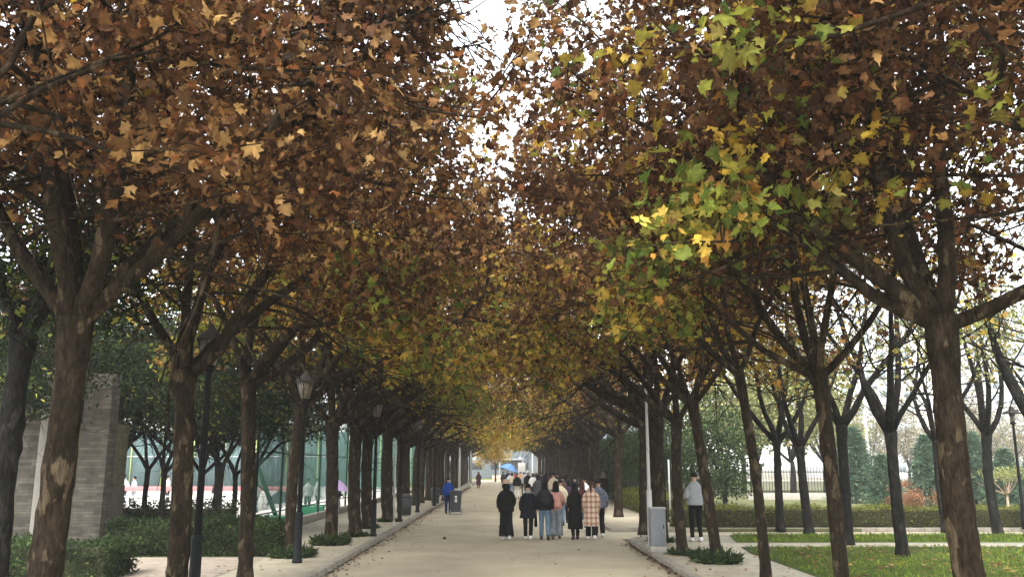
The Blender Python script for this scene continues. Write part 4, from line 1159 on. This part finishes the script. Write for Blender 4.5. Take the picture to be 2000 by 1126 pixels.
HAIRM = dict(black=mat('hair_black', (.006, .0055, .0055), .8, spec=.1, bump=.4, bscale=80, var=.1), brown=mat('hair_brown', (.05, .026, .016), .8, spec=.1, bump=.4, bscale=80, var=.2))
SHOE = dict(white=mat('shoe_white', (.6, .6, .58), .6), black=mat('shoe_black', (.012, .012, .012), .5), brown=mat('shoe_brown', (.10, .06, .04), .6))

def body_mesh(st, arm, lean):
    """one continuous skinned body: joints as connected edges, fingers as thin chains; st = stride, arm = (left, right) elbow bend"""
    V, E, R = [], [], []
    def v(p, r, par=None):
        V.append(p); R.append(r if isinstance(r, tuple) else (r, r)); i = len(V) - 1
        if par is not None: E.append((par, i))
        return i
    pel = v((0, 0, .95), (.14, .10))
    sp = v((0, lean * .3, 1.14), (.125, .09), pel)
    ch = v((0, lean * .7, 1.31), (.125, .085), sp)
    nb = v((0, lean * 1.0 - .01, 1.45), (.06, .06), ch)
    nk = v((0, lean * 1.15, 1.505), (.05, .052), nb)
    h1 = v((0, lean * 1.3 + .025, 1.555), (.062, .072), nk)
    h2 = v((0, lean * 1.3 + .015, 1.615), (.075, .092), h1)
    h3 = v((0, lean * 1.3 + .01, 1.675), (.052, .066), h2)
    v((0, lean * 1.3 + .118, 1.60), .012, h2)
    for s in (-1, 1): v((s * .085, lean * 1.3 + .01, 1.605), (.012, .02), h2)
    J = {}
    for s, nm in ((-1, 'L'), (1, 'R')):
        b = arm[0 if s < 0 else 1]
        sh = v((s * .158, lean * .8, 1.355), .036, ch)
        el = v((s * .225, lean * .6 - .04 - .05 * b, 1.12), .036, sh)
        w = (s * (.23 - .12 * max(b, 0)), lean * .5 + .06 + .20 * b, .90 + .17 * b)
        wr = v(w, .027, el)
        dn = Vector((0, .12 + .5 * b, -1 + .7 * b)).normalized()
        ac = Vector((0, 1, 0)) - dn * dn.y
        ac.normalize()
        c = Vector(w) + dn * .075
        pm = v(tuple(c), (.018, .036), wr)
        for k, (off, ln) in enumerate(((-.030, .062), (-.010, .078), (.010, .084), (.030, .074))):
            p1 = c + dn * (.028 + ln * .45) + ac * off * 1.0
            k1 = v(tuple(p1), .0088, pm)
            v(tuple(p1 + dn * ln * .5 + Vector((-s * .018, 0, 0))), .0075, k1)
        t1 = c + ac * .05 - dn * .025 + Vector((-s * .012, 0, 0))
        ti = v(tuple(t1), .0105, pm); v(tuple(t1 + dn * .035 + ac * .012), .0085, ti)
        J['el' + nm], J['wr' + nm], J['sh' + nm] = V[el], V[wr], V[sh]
        f = st * (1 if s < 0 else -1)
        hip = v((s * .088, 0, .87), (.085, .09), pel)
        kn = (s * .09, f * .11 + .035 + (.06 if f < 0 else 0), .49)
        ki = v(kn, .056, hip)
        ank = (s * .092, f * .26 - .01, .085 + (.05 * abs(st) if f < 0 else 0))
        ai = v(ank, .038, ki)
        toe = (s * .098, ank[1] + .15, .03)
        v(toe, (.036, .026), ai)
        J['hip' + nm], J['kn' + nm], J['an' + nm], J['toe' + nm] = V[hip], kn, ank, toe
    me = bpy.data.meshes.new('person_skin'); me.from_pydata(V, E, [])
    o = bpy.data.objects.new('tmp', me); COL.objects.link(o)
    sk = o.modifiers.new('skin', 'SKIN'); sk.use_smooth_shade = True
    for i, r in enumerate(R):
        me.skin_vertices[0].data[i].radius = r
        me.skin_vertices[0].data[i].use_root = (i == 0)
    sb = o.modifiers.new('sub', 'SUBSURF'); sb.levels = 1; sb.render_levels = 1
    dg = bpy.context.evaluated_depsgraph_get(); dg.update()
    out = bpy.data.meshes.new_from_object(o.evaluated_get(dg))
    bpy.data.objects.remove(o); bpy.data.meshes.remove(me)
    out.name = 'body'
    return out, J
BODY = {}
def fine(rings, k, rng, j=.02):
    out = []
    for a, b in zip(rings[:-1], rings[1:]):
        for i in range(k):
            t = i / k; t = t * t * (3 - 2 * t) * .5 + t * .5
            q = [a[m] + (b[m] - a[m]) * t for m in range(5)]
            w = 1 + j * rng.standard_normal()
            out.append((q[0] + .3 * j * rng.standard_normal() * .1, q[1], q[2], q[3] * w, q[4] * w))
    out.append(rings[-1])
    return out
def ptube(mb, pts, radii, k, rng, sides=12, j=.03):
    P, Rr = [], []
    for i in range(len(pts) - 1):
        for q in range(k):
            t = q / k
            P.append([pts[i][m] + (pts[i + 1][m] - pts[i][m]) * t for m in range(3)]); Rr.append((radii[i] + (radii[i + 1] - radii[i]) * t) * (1 + j * rng.standard_normal()))
    P.append(list(pts[-1])); Rr.append(radii[-1])
    P = np.array(P)
    for _ in range(2): P[1:-1] = .5 * P[1:-1] + .25 * (P[:-2] + P[2:])
    mb.tube(P, Rr, sides)
pcount = [0]
def person(label, x, y, h, top='jacket', topc='black', legs='black', shoes='black', hair='short', hairc='black', st=.5, arm=(0, 0), lean=.02, rz=0, z=0.0,
           wide=1.0, bulk=1.0, hem=None, hat=None, hatc='beige', collar=None, hood=None, skirt=False, group='people walking along the avenue'):
    pcount[0] += 1
    rng = np.random.default_rng(1000 + pcount[0])
    key = (st, arm, lean)
    if key not in BODY: BODY[key] = body_mesh(st, arm, lean)
    me, J = BODY[key]
    r = thing('person', label, 'person', (x, y, z), rz, group)
    sc = h / 1.715
    r.scale = (sc, sc, sc)
    link('body', me, M_SKIN, r)
    hy = lean * 1.3
    # face details
    mb = MB()
    for s in (-1, 1): mb.box((s * .03, hy + .098, 1.618), (.026, .012, .011), 0, .004)
    mb.box((0, hy + .098, 1.562), (.042, .012, .010), 0, .004)
    mb.build('face', M_FACE, r)
    # trousers / skirt
    mb = MB()
    w = wide
    hemr = .062 * w if w > 1.15 else .055 * w
    if skirt:
        mb.loft(fine([(0, 0, 1.04, .14, .11), (0, 0, .9, .17, .14), (0, .0, .55, .20, .18), (0, 0, .24, .22, .20)], 4, rng), 18)
    else:
        mb.loft(fine([(0, 0, 1.04, .145, .11), (0, 0, .93, .172, .125), (0, 0, .84, .165, .12), (0, .01, .78, .12, .10)], 3, rng), 18)
        for s in 'LR':
            hp, kn, an = J['hip' + s], J['kn' + s], J['an' + s]
            ptube(mb, [(hp[0], hp[1], .9), kn, (an[0], an[1] - .005, an[2] + .02)], [.098, .072 * (1 + (w - 1) * .8), hemr * (1 + (w - 1) * .6)], 6, rng)
    mb.build('skirt' if skirt else 'trousers', CL[legs], r, True)
    if skirt:
        mb = MB()
        for s in 'LR': ptube(mb, [J['kn' + s], J['an' + s]], [.06, .045], 4, rng)
        mb.build('leggings', CL['black'], r, True)
    # shoes, one mesh each
    for s in 'LR':
        an, toe = J['an' + s], J['toe' + s]
        lift = an[2] - .085
        mb = MB(); zz = .038
        P = [(an[0], an[1] - .075, zz + lift * 1.2), (an[0], an[1] - .05, zz + .008 + lift * 1.1), (an[0], an[1], zz + .008 + lift), ((an[0] + toe[0]) / 2, (an[1] + toe[1]) / 2, zz + lift * .4), (toe[0], toe[1], zz - .006), (toe[0], toe[1] + .05, zz - .012)]
        mb.tube(P, [.018, .04, .046, .046, .042, .018], 10)
        mb.tube([(an[0], an[1] - .01, zz + lift), (an[0], an[1] - .008, zz + .075 + lift)], [.05, .046], 10)
        mb.build('shoe', SHOE[shoes], r, True)
    # upper garment
    hz = hem if hem is not None else {'jacket': .86, 'sweater': .90, 'coat': .58, 'longcoat': .36}[top]
    B = bulk
    L = lambda zq: lean * max(0, (zq - .95) / .5)
    rings = []
    if hz < .7:
        rings += [(0, -.01, hz, .24 * B, .19 * B), (0, -.005, (hz + .85) / 2, .225 * B, .175 * B)]
    else:
        rings += [(0, 0, hz, .178 * B, .14 * B), (0, 0, hz + .05, .20 * B, .155 * B)]
    rings += [(0, L(1.0), 1.0, .19 * B, .145 * B), (0, L(1.15), 1.15, .195 * B, .145 * B), (0, L(1.3), 1.3, .198 * B, .142 * B), (0, L(1.40), 1.39, .158 * B, .115 * B), (0, L(1.44), 1.445, .10, .085), (0, L(1.5), 1.485, .072, .072)]
    mb = MB(); mb.loft(fine(rings, 4, rng, .016), 20, p=.85)
    for s in 'LR':
        a, b, c = J['sh' + s], J['el' + s], J['wr' + s]
        sx = -1 if s == 'L' else 1
        e = .02 * (B - .9)
        ptube(mb, [(a[0] - sx * .03, a[1], a[2] - .035), (a[0] + sx * .018, a[1], a[2] - .09), (b[0] + sx * e, b[1], b[2]), (c[0], c[1], c[2])], [.062 * B, .074 * B, .064 * B, .05 * B], 5, rng)
    g_ = mb.build('coat' if 'coat' in top else top, CL[topc], r, True)
    if collar:
        mb = MB(); mb.loft([(0, L(1.44) - .005, 1.425, .125, .105), (0, L(1.47) - .01, 1.465, .105, .10), (0, L(1.5) - .01, 1.51, .085, .085), (0, L(1.5) - .005, 1.49, .06, .06)], 16)
        mb.build('collar', CL[collar], g_, True)
    # hair or head cover
    mb = MB()
    hx = hy + .0
    def cap(rx, ry, zc, rzz, front=.06, low=None):
        th = np.linspace(0, math.pi * .62, 9); seg = 20
        V = [(0, hx - .004, zc + rzz)]
        for t in th[1:]:
            for k in range(seg):
                a = 2 * math.pi * k / seg
                xx, yy, zz = rx * math.sin(t) * math.cos(a), ry * math.sin(t) * math.sin(a), zc + rzz * math.cos(t)
                if yy > front * .6 and zz < zc + .035: zz = zc + .035 + .002 * math.sin(k * 3)
                w_ = 1 + .02 * math.sin(k * 5 + t * 3) + .012 * rng.standard_normal()
                V.append((xx * w_, hx + yy * w_ - .004, zz))
        T = [(0, 1 + k, 1 + (k + 1) % seg) for k in range(seg)]
        Q = [(1 + i * seg + k, 1 + (i + 1) * seg + k, 1 + (i + 1) * seg + (k + 1) % seg, 1 + i * seg + (k + 1) % seg) for i in range(len(th) - 2) for k in range(seg)]
        mb.add(V, [np.array(T), np.array(Q)])
    if hood:
        mb.loft(fine([(0, hx - .03, 1.40, .15, .13), (0, hx - .02, 1.50, .125, .125), (0, hx - .012, 1.60, .118, .125), (0, hx - .01, 1.68, .095, .10), (0, hx - .01, 1.73, .03, .035)], 4, rng, .02), 18)
        mb.build('hood', CL[hood], r, True)
        if hood == 'fur' or collar == 'fur':
            pass
    else:
        cap(.092, .112, 1.625, .098)
        if hair == 'long':
            mb.loft(fine([(0, hx - .045, 1.64, .088, .07), (0, hx - .06, 1.52, .10, .06), (0, hx - .085, 1.38, .115, .05), (0, hx - .10, 1.24, .10, .04), (.01, hx - .10, 1.15, .05, .02)], 5, rng, .03), 16)
        elif hair == 'bob':
            mb.loft(fine([(0, hx - .03, 1.65, .09, .085), (0, hx - .035, 1.55, .108, .085), (0, hx - .04, 1.46, .10, .07), (0, hx - .04, 1.44, .05, .04)], 4, rng, .025), 16)
        elif hair == 'tail':
            mb.loft(fine([(0, hx - .11, 1.66, .022, .022), (0, hx - .135, 1.58, .034, .03), (0, hx - .13, 1.46, .03, .026), (0, hx - .12, 1.36, .01, .01)], 4, rng, .05), 10)
        mb.build('hair', HAIRM[hairc], r, True)
    if hat == 'bucket':
        mb = MB(); mb.loft([(0, hx, 1.628, .155, .165), (0, hx, 1.634, .157, .167), (0, hx, 1.675, .112, .128), (0, hx, 1.735, .098, .112), (0, hx, 1.752, .07, .085), (0, hx, 1.757, .02, .02)], 22)
        mb.build('bucket_hat', CL[hatc], r, True)
    elif hat == 'cap':
        mb = MB(); mb.loft([(0, hx, 1.635, .101, .12), (0, hx, 1.68, .10, .118), (0, hx, 1.725, .075, .09), (0, hx, 1.742, .02, .02)], 20)
        mb.loft([(0, hx + .13, 1.637, .07, .075), (0, hx + .135, 1.645, .068, .073)], 14)
        mb.build('cap', CL[hatc], r, True)
    return r
def walker(label, px, Y, h, **k):
    return person(label, lat(px, Y), Y, h, **k)

# front rank on the road
YF = 26.4
walker('person in black puffer jacket and pale pink bucket hat, leftmost of the front rank', 989, YF, 1.69, top='jacket', topc='black', bulk=1.18, wide=1.55, legs='black', hat='bucket', hair='bob', shoes='white', st=.3, arm=(.12, .3), hem=.80, rz=.08)
walker('person in long dark coat with pale collar and tapered black trousers, head bowed', 1031, YF, 1.60, top='coat', topc='navy', bulk=1.12, legs='black', shoes='white', hair='short', st=.55, collar='grey', lean=.08, hem=.66, rz=-.1)
walker('person with long black hair, black jacket and blue jeans', 1063, YF - .1, 1.68, top='jacket', topc='black', bulk=1.08, legs='jeans', hair='long', shoes='black', st=.75, wide=1.05)
walker('person in pink jacket with long black hair and wide grey jeans', 1085, YF + .25, 1.67, top='jacket', topc='pink', bulk=1.08, legs='palej', hair='long', shoes='brown', st=-.45, wide=1.5, rz=-.12, arm=(.1, .5))
walker('person in long black coat and black boots in the middle of the front rank', 1122, YF + .1, 1.62, top='longcoat', topc='black', bulk=1.0, legs='black', hair='bob', shoes='black', st=-.55, hem=.32, rz=.1, arm=(.5, .1))
walker('person in beige and brown plaid coat with ponytail and white shoes', 1153, YF, 1.68, top='longcoat', topc='plaid', bulk=1.0, legs='black', hair='tail', hairc='brown', shoes='white', st=.6, hem=.40, wide=1.2, collar='beige', rz=-.08)
walker('person in dark quilted jacket and black trousers half behind the plaid coat', 1168, YF + .9, 1.72, top='jacket', topc='quilt', bulk=1.12, legs='black', shoes='white', st=.4, wide=1.15)
# second rank and beyond
walker('person with brown hair and pale jeans between the black coat and the plaid coat', 1136, 29.7, 1.62, top='jacket', topc='maroon', legs='jeans', shoes='white', hair='bob', hairc='brown', st=.5)
walker('person in cream hoodie walking behind the one in pink', 1094, 32.5, 1.63, top='jacket', topc='cream', legs='jeans', hair='short', st=.5, bulk=1.1)
walker('person in dark purple jacket behind the long black coat', 1111, 34, 1.62, top='jacket', topc='purple', legs='black', hair='bob', st=.3, bulk=1.1)
walker('person with white collar and dark hair in the second rank near the plaid coat', 1141, 36, 1.67, top='jacket', topc='white', legs='dgrey', hair='short', st=.5)
walker('tall person in dark grey long coat behind the bowed walker', 1051, 43, 1.72, top='longcoat', topc='dgrey', legs='black', hair='bob', st=.3, bulk=1.1)
walker('person in broad dark brown jacket near the right trunks', 1098, 44, 1.62, top='jacket', topc='brown', legs='black', st=.5, bulk=1.1)
walker('person in broad cream jacket farther up the road', 1081, 48, 1.76, top='jacket', topc='cream', legs='dgrey', st=.5, bulk=1.25)
walker('person in dark jacket directly left of the broad cream jacket', 1066, 52, 1.7, top='jacket', topc='black', legs='dgrey', hair='bob', st=.3)
walker('person in white jacket with brown hair farther up the road', 1041, 57, 1.68, top='jacket', topc='white', legs='black', hair='bob', hairc='brown', st=.5, bulk=1.1)
walker('person in black jacket and white trousers farther up the road', 1010, 59, 1.66, top='jacket', topc='black', legs='white', st=.5, bulk=1.2)
walker('person with white cap and dark jacket farther up the road', 1031, 63, 1.76, top='jacket', topc='black', legs='dgrey', hat='cap', hatc='white', st=.5, bulk=1.1)
walker('distant person in pale blue shirt left of the red jacket', 995, 75, 1.55, top='jacket', topc='lightblue', legs='dgrey', st=.3)
walker('distant person in red jacket under the blue umbrella', 1006, 80, 1.6, top='jacket', topc='red', legs='dgrey', st=.5)
walker('distant person in orange jacket beside the red jacket', 1017, 84, 1.6, top='jacket', topc='orange', legs='black', st=.3)
walker('distant person in dark coat at the left of the far group', 983, 86, 1.62, top='coat', topc='dgrey', legs='black', st=.3)
walker('distant person in navy coat holding the blue umbrella', 991, 89, 1.65, top='coat', topc='navy', legs='black', st=.5, arm=(0, .9))
person('person in dark hooded parka with fur trim on the right pavement by the hedge', lat(1178, 48), 48, 1.68, top='coat', topc='black', legs='black', bulk=1.25, hood='fur', st=.3, z=PAVE)
for px, Y, h, tc_, lg, hr, lab in [(1023, 68, 1.66, 'grey', 'dgrey', 'short', 'distant person in grey jacket left of the white cap'), (1047, 67, 1.64, 'brown', 'black', 'bob', 'distant person in brown jacket right of the white jacket'),
                            (1058, 60, 1.7, 'navy', 'jeans', 'short', 'person in navy jacket left of the dark jacket, mid crowd'), (1074, 64, 1.68, 'maroon', 'black', 'bob', 'distant person in dark red jacket behind the cream jacket'),
                            (1089, 58, 1.66, 'black', 'dgrey', 'short', 'person in black jacket right of the broad cream jacket'), (1105, 54, 1.62, 'dgrey', 'black', 'bob', 'person in dark grey jacket by the far right trunks'),
                            (1122, 40, 1.66, 'navy', 'black', 'short', 'person in navy jacket hidden mostly behind the long black coat'), (1000, 70, 1.62, 'cream', 'jeans', 'bob', 'distant person in cream jacket left of the white trousers')]:
    walker(lab, px, Y, h, topc=tc_, legs=lg, hair=hr, st=rt.choice((-.5, .3, .6)), rz=rt.uniform(-.2, .2), bulk=1.1)
# grey sweater, worker, far walker
person('person in grey sweater and slim black trousers with white shoes on the right pavement', lat(1355, 24.3), 24.3, 1.84, top='sweater', topc='grey', legs='black', shoes='white', st=.3, arm=(.75, .75), z=PAVE - .01, wide=.95, group='people beside the road')
person('worker in blue overalls pulling the wheeled bin', lat(876, 40.6), 40.6, 1.62, top='jacket', topc='blue', legs='dblue', shoes='black', st=.3, arm=(0, .1), lean=.03, bulk=1.05, group='people beside the road')
walker('distant person in dark red hooded coat standing near the left kerb', 935, 88, 1.58, top='longcoat', topc='maroon', legs='black', hood='brown', st=.15, bulk=1.15, rz=math.pi, group='people beside the road')
# court people
CG = 'people on the sports court'
for px, Y, h, tc_, lg, lab in [(245, 47, 1.66, 'white', 'dgrey', 'person in white shirt at the red-topped railing, beside the stone building'), (266, 47.5, 1.55, 'white', 'grey', 'person in white clothes at the railing, left of the forked thin tree'),
                           (330, 48, 1.6, 'white', 'dgrey', 'person in white shirt on the court behind the thin straight tree'), (372, 46, 1.45, 'pink', 'grey', 'person in pinkish top at the railing by the nearest lamp post'),
                           (503, 41, 1.4, 'white', 'jeans', 'person in white top behind the very dark trunk near the blue crate'), (427, 43, 1.6, 'dgrey', 'black', 'person in dark clothes by the railing between thin trees'),
                           (604, 40, 1.55, 'white', 'dgrey', 'person in white shirt behind the green bench, left one'), (622, 40.5, 1.55, 'white', 'dgrey', 'person in white shirt behind the green bench, right one'),
                           (662, 38.3, 1.5, 'dgrey', 'grey', 'person standing under the lilac umbrella')]:
    person(lab, lat(px, Y), Y, h, topc=tc_, legs=lg, st=.15, z=.03, rz=rt.uniform(-2, 2), hair='short', group=CG, arm=(0, .6) if px == 662 else (0, 0))
# things carried
r = thing('backpack', 'black backpack on the back of the person in blue jeans', 'backpack', (lat(1063, YF), YF - .1 - .19, 1.02))
mb = MB(); mb.loft([(0, 0, 0, .13, .07), (0, 0, .05, .15, .085), (0, 0, .25, .145, .08), (0, .01, .36, .12, .06), (0, .02, .41, .06, .03)], 16, p=.7); mb.build('body', cloth('bag_black', (.018, .018, .02)), r, True)
mb = MB(); mb.loft([(0, -.075, .04, .10, .03), (0, -.08, .12, .105, .032), (0, -.075, .18, .10, .02)], 14, p=.6); mb.build('pocket', cloth('bag_black', (0, 0, 0)), r, True)
for s in (-1, 1):
    mb = MB(); mb.tube([(s * .09, .05, .1), (s * .12, .16, .2), (s * .11, .2, .33), (s * .08, .1, .42), (s * .07, .05, .39)], .013, 6); mb.build('strap', cloth('bag_black', (0, 0, 0)), r)
r = thing('backpack', 'pink backpack worn over the pink jacket below the long black hair', 'backpack', (lat(1085, YF), YF + .25 - .20, .90))
mb = MB(); mb.loft([(0, 0, 0, .14, .06), (0, 0, .05, .16, .08), (0, 0, .22, .15, .075), (0, .01, .32, .12, .05), (0, .02, .36, .06, .02)], 16, p=.7); mb.build('body', cloth('bag_pink', (.46, .23, .19)), r, True)
mb = MB(); mb.loft([(0, -.07, .03, .11, .03), (0, -.078, .10, .115, .03), (0, -.07, .15, .11, .02)], 14, p=.6); mb.build('pocket', cloth('bag_pink', (0, 0, 0)), r, True)
r = thing('tote_bag', 'limp black tote bag hanging at the right hand of the bowed walker', 'bag', (lat(1031, YF) + .23, YF + .08, .36))
mb = MB(); mb.loft([(0, 0, 0, .03, .09), (0, 0, .04, .05, .13), (0, 0, .22, .045, .13), (0, 0, .36, .03, .12)], 14, p=.7); mb.build('body', CL['black'], r, True)
for s in (-1, 1):
    mb = MB(); mb.tube([(s * .02, -.07, .35), (s * .012, -.02, .47), (s * .012, .02, .47), (s * .02, .07, .35)], .007, 5); mb.build('strap', CL['black'], r)

# ------------------------------------------------------------------ haze: the misty autumn air
hm = bpy.data.materials.new('haze'); hm.use_nodes = True
n, l = hm.node_tree.nodes, hm.node_tree.links
n.remove(n['Principled BSDF'])
pv = n.new('ShaderNodeVolumePrincipled'); pv.inputs['Color'].default_value = (.93, .92, .88, 1); pv.inputs['Density'].default_value = 0.0010; pv.inputs['Anisotropy'].default_value = 0.2
l.new(pv.outputs[0], n['Material Output'].inputs['Volume'])
mb = MB(); mb.box((0, 270, 19.5), (820, 680, 43))
o = mb.build('haze', hm); tag(o, kind='stuff')
